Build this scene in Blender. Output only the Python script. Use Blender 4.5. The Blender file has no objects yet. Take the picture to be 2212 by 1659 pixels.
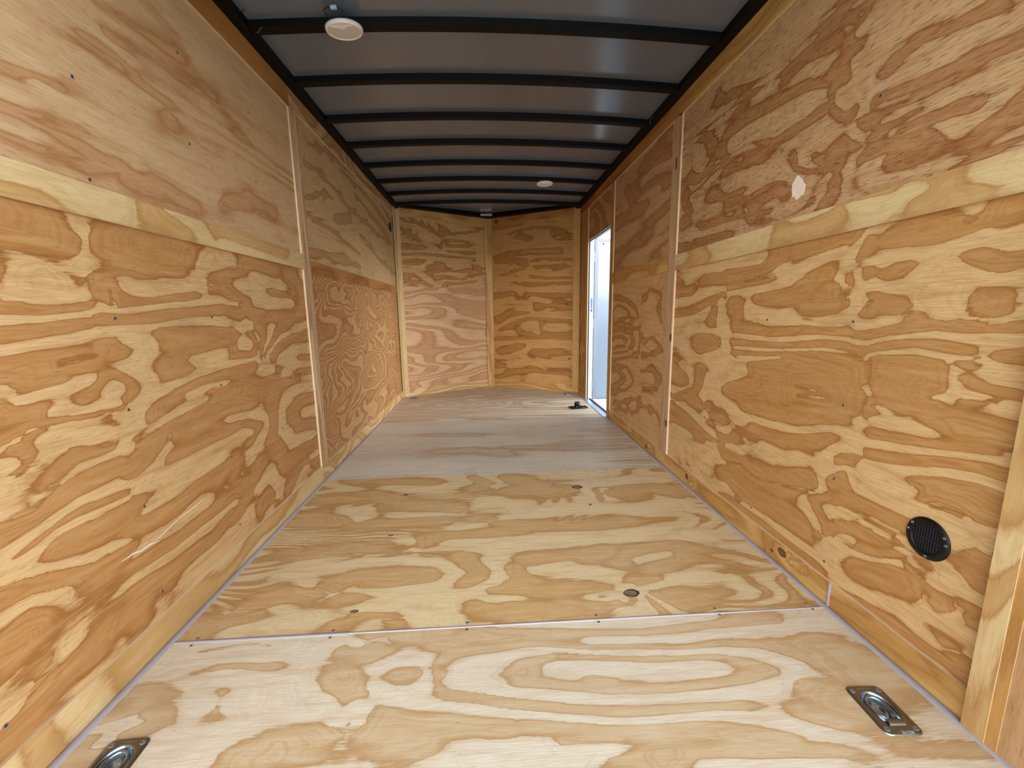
import bpy, bmesh, math, random
import numpy as np
from mathutils import Matrix, Vector
S = bpy.context.scene
COL = S.collection
# ---------------------------------------------------------------- camera
F_PX, YAW, PITCH, ROLL, CX, CZ, H = (902.296705, 0.059801, 0.168376, -0.014417, -0.058772, 0.95585, 2.099989)
fwd = Vector((math.sin(YAW)*math.cos(PITCH), math.cos(YAW)*math.cos(PITCH), -math.sin(PITCH)))
r0 = Vector((math.cos(YAW), -math.sin(YAW), 0)); u0 = r0.cross(fwd)
rt = r0*math.cos(ROLL)+u0*math.sin(ROLL); up = -r0*math.sin(ROLL)+u0*math.cos(ROLL)
cam = bpy.data.cameras.new('camera'); cam.sensor_width = 36; cam.lens = F_PX/2212*36; cam.clip_start = .02
co = bpy.data.objects.new('camera', cam); COL.objects.link(co)
M = Matrix((rt, up, -fwd)).transposed().to_4x4(); M.translation = (CX, 0, CZ); co.matrix_world = M
S.camera = co
# ---------------------------------------------------------------- world + exposure
vs = S.view_settings; vs.view_transform = 'Standard'; vs.look = 'None'; vs.gamma = 1; vs.exposure = 0.0; vs.use_curve_mapping = False
S.cycles.max_bounces = 10; S.cycles.diffuse_bounces = 8; S.cycles.glossy_bounces = 4
S.cycles.caustics_reflective = False; S.cycles.caustics_refractive = False
S.cycles.use_denoising = True
S.cycles.sample_clamp_indirect = 6
SKY = 3.3
REAR = 3.4
SIDE = 7.0
w = bpy.data.worlds.new('overcast_sky'); S.world = w; w.use_nodes = True
nt = w.node_tree; nt.nodes.clear()
def N(nt, t, **k):
    n = nt.nodes.new(t)
    for a, b in k.items(): setattr(n, a, b)
    return n
tc = N(nt, 'ShaderNodeTexCoord'); sx = N(nt, 'ShaderNodeSeparateXYZ'); nt.links.new(tc.outputs['Generated'], sx.inputs[0])
rp = N(nt, 'ShaderNodeValToRGB'); nt.links.new(sx.outputs['Z'], rp.inputs[0])
el = rp.color_ramp.elements
el[0].position = 0.0; el[0].color = (.30,.33,.34,1)
el[1].position = 1.0; el[1].color = (.34,.44,.60,1)
for pos, c in ((.022,(.14,.17,.19,1)), (.04,(.55,.46,.46,1)), (.07,(.85,.86,.88,1)), (.13,(1,1,1,1)), (.35,(.80,.88,1,1)), (.6,(.48,.58,.72,1))):
    e = el.new(pos); e.color = c
# added sky boost low behind the open rear, carrying light deep to the nose
mp = N(nt, 'ShaderNodeMapRange'); mp.interpolation_type = 'SMOOTHSTEP'; nt.links.new(sx.outputs['Y'], mp.inputs[0])
mp.inputs['From Min'].default_value = -.45; mp.inputs['From Max'].default_value = -1.0; mp.inputs['To Min'].default_value = 1.0; mp.inputs['To Max'].default_value = REAR
# another sky boost added on the doorway side to brighten the floor there
m2 = N(nt, 'ShaderNodeMapRange'); m2.interpolation_type = 'SMOOTHSTEP'; nt.links.new(sx.outputs['X'], m2.inputs[0])
m2.inputs['From Min'].default_value = .8; m2.inputs['From Max'].default_value = 1.0; m2.inputs['To Min'].default_value = 1.0; m2.inputs['To Max'].default_value = SIDE
mm = N(nt, 'ShaderNodeMath', operation='MULTIPLY'); nt.links.new(mp.outputs[0], mm.inputs[0]); nt.links.new(m2.outputs[0], mm.inputs[1])
ml = N(nt, 'ShaderNodeMath', operation='MULTIPLY'); nt.links.new(mm.outputs[0], ml.inputs[0]); ml.inputs[1].default_value = SKY
bg = N(nt, 'ShaderNodeBackground'); nt.links.new(ml.outputs[0], bg.inputs['Strength'])
out = N(nt, 'ShaderNodeOutputWorld'); nt.links.new(rp.outputs[0], bg.inputs[0]); nt.links.new(bg.outputs[0], out.inputs[0])
w.cycles.sampling_method = 'MANUAL'; w.cycles.sample_map_resolution = 256
# ---------------------------------------------------------------- places of the bolder figure bands, in metres on each sheet
TRACE = {
 'LL': [(1,0.0096,[(0.562,0.932),(0.636,0.926),(0.749,0.942)]),(0,0.0041,[(0.556,0.903),(0.632,0.906),(0.744,0.919),(0.789,0.931),(0.846,0.925),(0.971,0.938),(1.146,0.96),(1.409,0.96)]),(1,0.0203,[(0.774,0.993),(0.821,0.981),(0.84,0.957)]),(1,0.0083,[(0.863,0.947),(0.937,0.952),(1.056,0.967),(1.15,0.983)]),(0,0.0105,[(0.885,0.995),(0.949,0.977),(1.062,0.995),(1.241,1.025)]),(1,0.0115,[(0.783,0.904),(0.892,0.899),(1.046,0.918),(1.303,0.94),(1.4,0.918)]),(0,0.0044,[(0.545,0.843),(0.622,0.853),(0.735,0.874),(0.825,0.879),(0.959,0.881),(1.134,0.902),(1.235,0.89),(1.387,0.86),(1.476,0.877)]),(1,0.0109,[(0.552,0.878),(0.627,0.883),(0.739,0.895)]),(1,0.0217,[(0.538,0.808),(0.614,0.811),(0.727,0.807)]),(1,0.0301,[(0.991,0.85),(1.117,0.824),(1.318,0.84)]),(0,0.0102,[(0.855,0.847),(0.942,0.836),(0.862,0.781),(0.829,0.78)]),(0,0.0055,[(0.851,0.761),(0.929,0.732),(0.9,0.697),(0.846,0.668),(0.804,0.655)]),(1,0.0179,[(0.779,0.827),(0.813,0.819)]),(0,0.0075,[(0.655,0.806),(0.739,0.816)]),(1,0.0086,[(0.566,0.767),(0.648,0.771)]),(0,0.0025,[(0.531,0.769),(0.558,0.762)]),(0,0.005,[(0.56,0.735),(0.622,0.748),(0.728,0.758)]),(1,0.0046,[(0.698,0.71),(0.727,0.729),(0.761,0.763),(0.802,0.765),(0.833,0.736),(0.846,0.701),(0.824,0.689)]),(0,0.0154,[(0.794,0.724)]),(0,0.0065,[(0.617,0.7),(0.703,0.682),(0.785,0.679)]),(1,0.0042,[(0.553,0.66),(0.629,0.672),(0.701,0.673),(0.807,0.667)]),(1,0.0054,[(0.51,0.661),(0.568,0.68),(0.675,0.671),(0.758,0.662)]),(0,0.0027,[(0.508,0.649),(0.53,0.655),(0.566,0.669),(0.65,0.663),(0.781,0.661)]),(1,0.0115,[(0.522,0.723),(0.593,0.706)]),(0,0.0132,[(0.601,0.641),(0.692,0.628),(0.744,0.592)]),(0,0.0058,[(1.49,0.73),(1.259,0.734),(1.096,0.72),(0.977,0.701),(0.888,0.676),(0.851,0.644),(0.834,0.609),(0.781,0.569)]),(1,0.0217,[(1.045,0.785),(0.97,0.744),(1.055,0.745)]),(0,0.0111,[(1.086,0.761),(1.255,0.771)]),(1,0.0094,[(0.879,0.631),(0.995,0.666),(1.139,0.687),(1.454,0.702)]),(0,0.0045,[(0.784,0.552),(0.868,0.576),(0.981,0.6),(1.075,0.617),(1.159,0.634)]),(0,0.0059,[(1.047,0.663),(1.135,0.667),(1.244,0.662)]),(1,0.0248,[(1.18,0.63),(1.51,0.6),(1.64,0.633)]),(1,0.0124,[(0.838,0.562),(0.978,0.582),(1.152,0.6)]),(0,0.0057,[(0.493,0.573),(0.531,0.585),(0.574,0.606),(0.618,0.617)]),(1,0.0066,[(0.528,0.643),(0.551,0.631),(0.563,0.603),(0.528,0.588)]),(0,0.0098,[(0.51,0.61)]),(1,0.013,[(0.581,0.535),(0.607,0.556),(0.658,0.585),(0.742,0.582)]),(0,0.0068,[(0.481,0.512),(0.535,0.506),(0.58,0.531),(0.652,0.553),(0.736,0.552),(0.772,0.556)]),(1,0.0205,[(0.477,0.489),(0.553,0.497),(0.621,0.512),(0.697,0.52),(0.749,0.527)]),(0,0.0057,[(0.465,0.428),(0.544,0.452),(0.637,0.476),(0.743,0.469),(0.804,0.46),(0.878,0.478),(0.923,0.511),(0.946,0.547)]),(1,0.0041,[(0.493,0.424),(0.563,0.444),(0.658,0.453),(0.761,0.439)]),(0,0.0062,[(0.461,0.405),(0.517,0.413),(0.582,0.431),(0.678,0.425),(0.764,0.421)]),(1,0.0194,[(0.803,0.489),(0.859,0.532),(0.973,0.558),(1.167,0.568),(1.392,0.556)]),(0,0.0064,[(0.799,0.434),(0.951,0.451),(1.143,0.452),(1.302,0.457),(1.38,0.43)]),(0,0.0061,[(1.252,0.525),(1.396,0.505),(1.513,0.459),(1.521,0.42),(1.364,0.355)]),(1,0.0079,[(1.174,0.494),(1.334,0.484),(1.444,0.446),(1.359,0.399)]),(1,0.0152,[(0.94,0.48),(1.147,0.472),(1.294,0.483)]),(0,0.0087,[(0.82,0.371),(0.98,0.38),(1.164,0.393)]),(1,0.0162,[(0.766,0.335),(0.82,0.335),(0.924,0.32),(1.019,0.35),(1.24,0.35)]),(1,0.0245,[(0.584,0.396),(0.671,0.392),(0.778,0.397)]),(0,0.0057,[(0.458,0.388),(0.567,0.353),(0.656,0.316),(0.735,0.309)]),(1,0.0181,[(0.452,0.36),(0.523,0.345),(0.628,0.303),(0.731,0.286)]),(0,0.0037,[(0.766,0.27),(0.873,0.269),(1.054,0.278)]),(1,0.0119,[(0.752,0.232),(0.904,0.219),(1.096,0.228),(1.323,0.235)]),(0,0.0047,[(0.745,0.201),(0.858,0.195),(1.036,0.193),(1.209,0.204)]),(1,0.0103,[(0.746,0.171),(0.888,0.143),(1.076,0.134),(1.179,0.179)]),(0,0.0223,[(0.962,0.073),(1.121,0.077),(1.281,0.103)]),(0,0.0041,[(1.5,0.718),(1.514,0.805),(1.434,0.882)]),(0,0.0044,[(1.53,0.727),(1.604,0.8),(1.644,0.86)]),(0,0.0047,[(1.554,0.725),(1.715,0.802),(1.988,0.844)]),(1,0.0068,[(1.515,0.729),(1.555,0.82),(1.501,0.885)]),(1,0.0092,[(1.548,0.734),(1.663,0.823),(1.813,0.879)]),(0,0.0089,[(2.035,0.713),(1.824,0.734),(1.695,0.71),(1.809,0.668),(2.046,0.642)]),(1,0.0137,[(1.624,0.727),(1.709,0.774),(1.841,0.809),(2.057,0.809)]),(1,0.0149,[(1.905,0.693),(2.053,0.675)]),(0,0.0095,[(1.519,0.677),(1.696,0.625),(2.004,0.579)]),(1,0.0161,[(1.632,0.598),(2.038,0.608)]),(0,0.0112,[(2.015,0.511),(1.778,0.533),(1.656,0.489),(1.62,0.374),(1.725,0.294),(1.956,0.256)]),(1,0.0168,[(2.031,0.463),(1.856,0.477),(1.734,0.432),(1.803,0.343),(2.021,0.3)]),(0,0.0081,[(1.886,0.396),(2.038,0.371)]),(1,0.0225,[(1.593,0.586),(1.566,0.463),(1.543,0.359),(1.596,0.266)]),(0,0.009,[(1.661,0.01),(1.771,0.1),(1.982,0.133)]),(1,0.0166,[(1.602,0.206),(1.842,0.203),(2.051,0.181)]),(1,0.0104,[(1.633,0.074),(1.826,0.133),(2.029,0.088)]),(0,0.0076,[(1.359,0.194),(1.493,0.21),(1.54,0.096),(1.449,0.053)]),(1,0.0138,[(1.377,0.098),(1.456,0.124),(1.489,0.071)]),(1,0.0128,[(1.195,0.139),(1.332,0.206),(1.408,0.279)]),(0,0.0172,[(1.375,0.802),(1.428,0.791)]),(1,0.0096,[(1.336,0.862),(1.32,0.757),(1.448,0.744),(1.517,0.78),(1.468,0.841)]),(0,0.0159,[(1.559,0.972),(1.834,0.97)]),(0,0.0112,[(1.424,1.03),(1.569,1.018)]),(1,0.0143,[(1.317,1.009),(1.423,0.961),(1.484,0.914),(1.662,0.9),(1.956,0.917),(2.003,1.016),(1.687,1.016)]),(0,0.0066,[(0.576,0.948),(0.683,0.947),(0.746,0.954)]),(0,0.0029,[(0.821,0.981),(0.829,0.931)]),(1,0.0196,[(0.597,1.113),(0.691,1.104),(0.741,1.078)]),(0,0.0042,[(0.776,1.12),(0.763,1.04),(0.751,0.969)]),(1,0.0228,[(0.822,1.1),(0.968,1.107),(1.13,1.113)]),(1,0.0126,[(0.87,1.047),(1.075,1.057)]),(0,0.012,[(0.609,0.991),(0.689,0.979)]),(1,0.0079,[(0.575,1.0)]),(0,0.0135,[(1.223,1.092),(1.4,1.105)]),(1,0.0175,[(1.24,1.019),(1.369,1.079),(1.516,1.129),(1.71,1.121)]),(0,0.0079,[(1.535,1.079),(1.845,1.02)]),(1,0.0222,[(1.862,1.098),(1.981,1.027)]),(0,0.0074,[(0.46,0.314),(0.496,0.319),(0.559,0.294)]),(1,0.0211,[(0.448,0.251),(0.486,0.271)]),(1,0.0161,[(0.474,0.114),(0.51,0.148)]),(0,0.0098,[(0.406,0.121),(0.459,0.13),(0.553,0.156)]),(1,0.0107,[(0.399,0.085),(0.461,0.093),(0.568,0.118),(0.743,0.118)])],
 'LU': [(0,0.0133,[(0.662,0.265),(0.727,0.27)]),(1,0.0054,[(0.867,0.409),(0.969,0.416),(1.029,0.394),(1.138,0.382),(1.146,0.341)]),(1,0.0114,[(0.954,0.459),(1.047,0.484),(1.202,0.492),(1.402,0.502),(1.582,0.451)]),(1,0.0065,[(0.64,0.149),(0.716,0.151),(0.806,0.145),(0.854,0.126)]),(1,0.0059,[(0.628,0.085),(0.724,0.081),(0.82,0.087),(0.913,0.131)]),(1,0.0072,[(0.936,0.094),(1.027,0.099)]),(1,0.0048,[(0.655,0.229),(0.735,0.247),(0.778,0.243)]),(1,0.0036,[(0.921,0.52),(1.005,0.532),(1.147,0.545),(1.215,0.555)]),(0,0.008,[(0.815,0.435),(0.906,0.445),(0.996,0.426)]),(0,0.0115,[(0.732,0.229),(0.82,0.221),(0.927,0.205)]),(1,0.0165,[(1.382,0.128),(1.575,0.213),(1.77,0.203)]),(0,0.0125,[(0.928,0.21),(1.138,0.177),(1.33,0.157)]),(1,0.004,[(1.034,0.134),(1.211,0.088)]),(0,0.0098,[(0.646,0.181),(0.684,0.187)]),(0,0.0161,[(1.324,0.633),(1.626,0.655),(1.864,0.627)]),(0,0.0059,[(0.634,0.117),(0.689,0.113)])],
 'RL': [(0,0.0043,[(1.506,0.979),(1.288,0.985),(1.136,1.004),(1.061,1.012)]),(1,0.0146,[(1.494,1.004),(1.355,1.02),(1.224,1.032)]),(1,0.0204,[(1.283,0.95),(1.17,0.953),(1.055,0.965)]),(1,0.0205,[(1.448,0.935),(1.422,0.901)]),(0,0.015,[(1.354,0.908),(1.203,0.873),(1.015,0.869),(0.893,0.862)]),(0,0.0058,[(0.821,0.846),(0.76,0.854),(0.706,0.873),(0.658,0.901),(0.571,0.923)]),(1,0.0201,[(1.026,0.885),(0.937,0.904),(0.882,0.933),(0.923,0.965)]),(1,0.0148,[(0.777,0.93),(0.711,0.912),(0.671,0.889)]),(0,0.0058,[(0.913,1.0),(0.873,0.968),(0.827,0.931),(0.794,0.925),(0.823,0.903),(0.854,0.886),(0.823,0.857),(0.784,0.853)]),(0,0.0059,[(0.79,0.979),(0.745,0.955),(0.668,0.965)]),(1,0.0113,[(0.803,0.897),(0.793,0.914)]),(1,0.0255,[(0.514,0.904),(0.486,0.908)]),(0,0.0063,[(0.548,0.931),(0.546,0.887),(0.487,0.87),(0.452,0.887),(0.45,0.923)]),(0,0.0146,[(0.638,0.925),(0.583,0.946),(0.587,0.887)]),(1,0.0106,[(1.426,0.823),(1.207,0.817),(0.968,0.839),(0.819,0.826),(0.757,0.835),(0.606,0.863),(0.523,0.863),(0.435,0.86)]),(0,0.0043,[(1.422,0.793),(1.149,0.794),(0.965,0.817),(0.851,0.814),(0.783,0.8),(0.726,0.822),(0.602,0.839),(0.518,0.835),(0.433,0.846)]),(1,0.0083,[(1.433,0.762),(1.146,0.772),(0.922,0.797),(0.812,0.782),(0.752,0.798),(0.646,0.815),(0.554,0.809),(0.513,0.797)]),(0,0.0031,[(1.416,0.742),(1.144,0.754),(0.959,0.774),(0.845,0.771),(0.784,0.762),(0.749,0.78),(0.643,0.797),(0.559,0.786),(0.505,0.796),(0.479,0.82),(0.431,0.828)]),(1,0.0071,[(1.427,0.717),(1.196,0.733),(0.918,0.766),(0.797,0.764)]),(1,0.0074,[(0.469,0.8),(0.428,0.81)]),(0,0.0053,[(1.14,0.727),(1.381,0.698),(1.327,0.648),(1.442,0.596),(1.583,0.535)]),(1,0.0301,[(1.27,0.663),(1.037,0.705),(0.875,0.729),(0.79,0.716)]),(1,0.0352,[(1.437,0.556),(1.125,0.616),(0.862,0.637),(0.783,0.623)]),(1,0.0232,[(0.745,0.75),(0.663,0.757),(0.59,0.754),(0.588,0.711),(0.73,0.686)]),(0,0.0066,[(1.023,0.602),(0.913,0.62)]),(0,0.0033,[(1.037,0.635),(0.948,0.637)]),(0,0.0041,[(0.74,0.63),(0.704,0.63)]),(0,0.0032,[(0.769,0.759),(0.759,0.658),(0.782,0.57)]),(1,0.0143,[(0.701,0.65),(0.586,0.669)]),(0,0.0058,[(0.579,0.683),(0.542,0.7),(0.546,0.755),(0.558,0.777)]),(0,0.0104,[(0.495,0.78),(0.463,0.754),(0.418,0.745)]),(0,0.0074,[(0.51,0.702),(0.41,0.689)]),(1,0.0063,[(0.545,0.774),(0.502,0.775)]),(1,0.006,[(0.526,0.74),(0.483,0.725),(0.415,0.725)]),(1,0.0052,[(0.512,0.688),(0.461,0.699)]),(0,0.0065,[(0.735,0.594),(0.639,0.595),(0.589,0.596)]),(1,0.0177,[(0.571,0.631),(0.489,0.634),(0.401,0.634)]),(0,0.0041,[(1.582,0.53),(1.509,0.492),(1.35,0.455),(1.159,0.455),(1.007,0.481),(0.847,0.534),(0.775,0.518),(0.684,0.529),(0.56,0.55),(0.443,0.576),(0.393,0.58)]),(1,0.0182,[(1.315,0.506),(1.111,0.51),(0.852,0.567)]),(1,0.0059,[(0.728,0.544),(0.562,0.569),(0.445,0.589)]),(1,0.0159,[(1.239,0.424),(1.077,0.417),(0.879,0.489)]),(0,0.0127,[(1.158,0.359),(1.05,0.365),(0.993,0.378)]),(0,0.0083,[(0.863,0.425),(0.839,0.473),(0.77,0.483)]),(1,0.0132,[(0.827,0.438),(0.78,0.461)]),(1,0.0088,[(0.738,0.488),(0.652,0.501),(0.514,0.539),(0.389,0.55)]),(0,0.0067,[(0.752,0.453),(0.648,0.472),(0.553,0.506),(0.472,0.524),(0.399,0.515)]),(0,0.0066,[(0.723,0.428),(0.641,0.428),(0.591,0.441)]),(1,0.0183,[(0.578,0.455),(0.505,0.477),(0.398,0.485)]),(1,0.0182,[(0.542,0.43),(0.424,0.449)]),(0,0.0116,[(0.54,0.415),(0.494,0.398),(0.481,0.37)]),(1,0.0314,[(1.412,0.237),(1.252,0.225),(1.076,0.248),(0.948,0.317)]),(0,0.0039,[(1.511,0.241),(1.472,0.196),(1.323,0.242),(1.212,0.223),(1.055,0.255),(0.926,0.289),(0.895,0.311),(0.879,0.372),(0.803,0.422),(0.772,0.377),(0.722,0.375),(0.633,0.37),(0.56,0.395)]),(1,0.0098,[(0.852,0.353),(0.806,0.398),(0.792,0.369)]),(0,0.0066,[(0.948,0.252),(0.905,0.2),(0.858,0.162)]),(0,0.0153,[(0.816,0.26),(0.795,0.264)]),(1,0.0048,[(0.913,0.26),(0.853,0.302),(0.778,0.298),(0.68,0.299),(0.623,0.301)]),(1,0.0051,[(0.896,0.255),(0.85,0.194),(0.814,0.187)]),(1,0.0323,[(1.417,0.15),(1.306,0.113),(1.117,0.14),(0.961,0.149)]),(0,0.0044,[(1.488,0.052),(1.411,0.104),(1.274,0.082),(1.053,0.076),(0.906,0.076),(0.821,0.072)]),(1,0.0079,[(1.45,0.028),(1.229,0.051),(0.996,0.045),(0.858,0.048)]),(0,0.004,[(1.446,-0.005),(1.158,0.001),(0.943,0.015)]),(0,0.0161,[(0.825,0.154),(0.764,0.196)]),(1,0.0167,[(0.768,0.329),(0.685,0.332),(0.607,0.338)]),(1,0.0098,[(0.874,0.16),(0.838,0.194),(0.762,0.236),(0.7,0.264)]),(0,0.0074,[(0.708,0.278),(0.647,0.275),(0.601,0.262)]),(0,0.0059,[(1.506,0.272),(1.656,0.212),(1.869,0.156),(2.025,0.168)]),(0,0.0055,[(1.512,0.251),(1.592,0.163),(1.639,0.071)]),(0,0.0058,[(1.5,0.289),(1.591,0.306),(1.895,0.379),(2.023,0.386)]),(1,0.0105,[(1.507,0.28),(1.626,0.285),(1.843,0.334),(2.045,0.346)]),(1,0.0131,[(2.036,0.263),(1.835,0.269),(1.66,0.244)]),(0,0.0096,[(1.978,0.23),(1.765,0.245)]),(1,0.0163,[(1.484,0.298),(1.393,0.336)]),(0,0.013,[(1.419,0.291),(1.33,0.297)]),(1,0.0124,[(1.48,0.261),(1.298,0.269)]),(1,0.0411,[(1.72,0.74),(1.627,0.746)]),(0,0.0059,[(1.832,0.805),(1.53,0.794),(1.482,0.725),(1.675,0.684)]),(0,0.0062,[(1.961,0.739),(1.816,0.675),(1.615,0.646),(1.453,0.683)]),(1,0.0429,[(2.019,0.587),(1.912,0.522)]),(0,0.0069,[(2.049,0.618),(1.826,0.578),(1.796,0.503),(2.002,0.438)]),(1,0.019,[(1.705,0.615),(1.714,0.522),(1.997,0.392)]),(0,0.0089,[(1.513,0.659),(1.641,0.565),(1.679,0.477),(1.638,0.384),(1.443,0.358)]),(1,0.0189,[(1.582,0.379),(1.495,0.382)]),(0,0.0062,[(2.061,0.949),(1.851,0.965),(1.64,0.995),(1.54,0.998)]),(1,0.0109,[(2.066,1.0),(1.855,1.0)]),(1,0.0101,[(2.053,0.882),(1.842,0.893),(1.652,0.949),(1.553,0.977)]),(0,0.0057,[(2.024,0.85),(1.738,0.883),(1.581,0.938)]),(0,0.0051,[(1.568,0.964),(1.568,0.856),(1.483,0.796)]),(1,0.0132,[(1.619,0.939),(1.63,0.846)]),(1,0.0205,[(1.787,0.435),(1.643,0.424)]),(1,0.0209,[(1.533,1.069),(1.322,1.058),(1.189,1.087)]),(0,0.0145,[(1.867,1.1),(1.506,1.101),(1.303,1.101)]),(0,0.0095,[(1.382,1.024),(1.225,1.034),(1.164,1.056)]),(1,0.0182,[(1.722,1.068),(1.425,1.035)]),(0,0.0084,[(1.286,0.971),(1.137,1.012),(0.954,1.077),(0.911,1.088)]),(0,0.0049,[(0.877,1.049),(0.861,1.081),(0.834,1.115),(0.803,1.115)]),(1,0.009,[(0.842,1.04),(0.822,1.075),(0.813,1.101)]),(1,0.0124,[(1.092,1.102),(0.927,1.102),(0.86,1.119)]),(0,0.0042,[(0.76,1.056),(0.633,1.047),(0.534,1.066)]),(1,0.0192,[(0.746,1.079),(0.637,1.075),(0.564,1.088)]),(0,0.0065,[(0.565,1.096),(0.554,1.123)]),(1,0.0147,[(0.521,1.095),(0.516,1.11)]),(0,0.004,[(0.769,1.041),(0.63,1.028),(0.565,1.041),(0.513,1.042),(0.459,1.025)]),(1,0.0125,[(0.546,1.017),(0.488,0.99),(0.456,1.006)]),(0,0.0076,[(0.486,1.045)]),(0,0.0072,[(0.671,0.991),(0.605,1.007),(0.52,0.968),(0.451,0.97)]),(0,0.0057,[(0.898,1.0),(0.876,1.038),(0.829,1.038),(0.761,1.025)]),(1,0.0156,[(0.806,1.008)]),(0,0.0042,[(0.845,1.012),(0.833,0.972),(0.775,0.963)]),(1,0.0071,[(0.886,1.01),(0.863,0.951)]),(0,0.0059,[(0.922,1.013),(0.884,0.952),(0.831,0.915)]),(1,0.0258,[(0.941,0.93),(1.009,0.893)]),(1,0.0084,[(0.751,0.998),(0.699,1.008)]),(1,0.0144,[(1.077,0.994),(0.945,1.016)]),(1,0.0226,[(0.502,0.477),(0.43,0.489),(0.395,0.49)]),(0,0.0046,[(0.608,0.372),(0.532,0.428),(0.488,0.432),(0.459,0.42)]),(0,0.0093,[(0.45,0.41),(0.406,0.41),(0.414,0.378)]),(1,0.0097,[(0.453,0.429),(0.397,0.451)]),(1,0.0097,[(0.422,0.348),(0.397,0.352)]),(0,0.0042,[(0.795,0.291),(0.713,0.299),(0.626,0.304),(0.596,0.287)]),(1,0.01,[(0.801,0.247),(0.706,0.249),(0.617,0.274)]),(0,0.0052,[(0.829,0.113),(0.753,0.169),(0.657,0.204),(0.58,0.242),(0.534,0.22),(0.488,0.234),(0.464,0.269)]),(1,0.0083,[(0.767,0.186),(0.673,0.209),(0.603,0.243),(0.552,0.227),(0.523,0.2),(0.491,0.2)]),(1,0.0236,[(0.706,0.134),(0.618,0.178),(0.559,0.188)]),(1,0.0068,[(0.527,0.173),(0.51,0.171),(0.482,0.191)]),(0,0.0052,[(0.54,0.188),(0.526,0.14),(0.484,0.15),(0.455,0.205)]),(1,0.0155,[(0.437,0.206),(0.41,0.205)]),(0,0.004,[(0.792,0.041),(0.68,0.069),(0.583,0.105),(0.534,0.079),(0.474,0.083),(0.413,0.111)]),(1,0.0065,[(0.789,0.019),(0.649,0.038),(0.575,0.045),(0.509,0.047),(0.439,0.054)]),(0,0.0028,[(0.645,0.013),(0.548,0.022),(0.465,0.025)]),(1,0.0159,[(0.46,0.091),(0.403,0.09)]),(0,0.0062,[(0.447,0.246),(0.407,0.25),(0.395,0.252)]),(1,0.0095,[(0.439,0.287),(0.399,0.281)]),(0,0.0034,[(0.453,0.148),(0.413,0.159)])],
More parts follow.
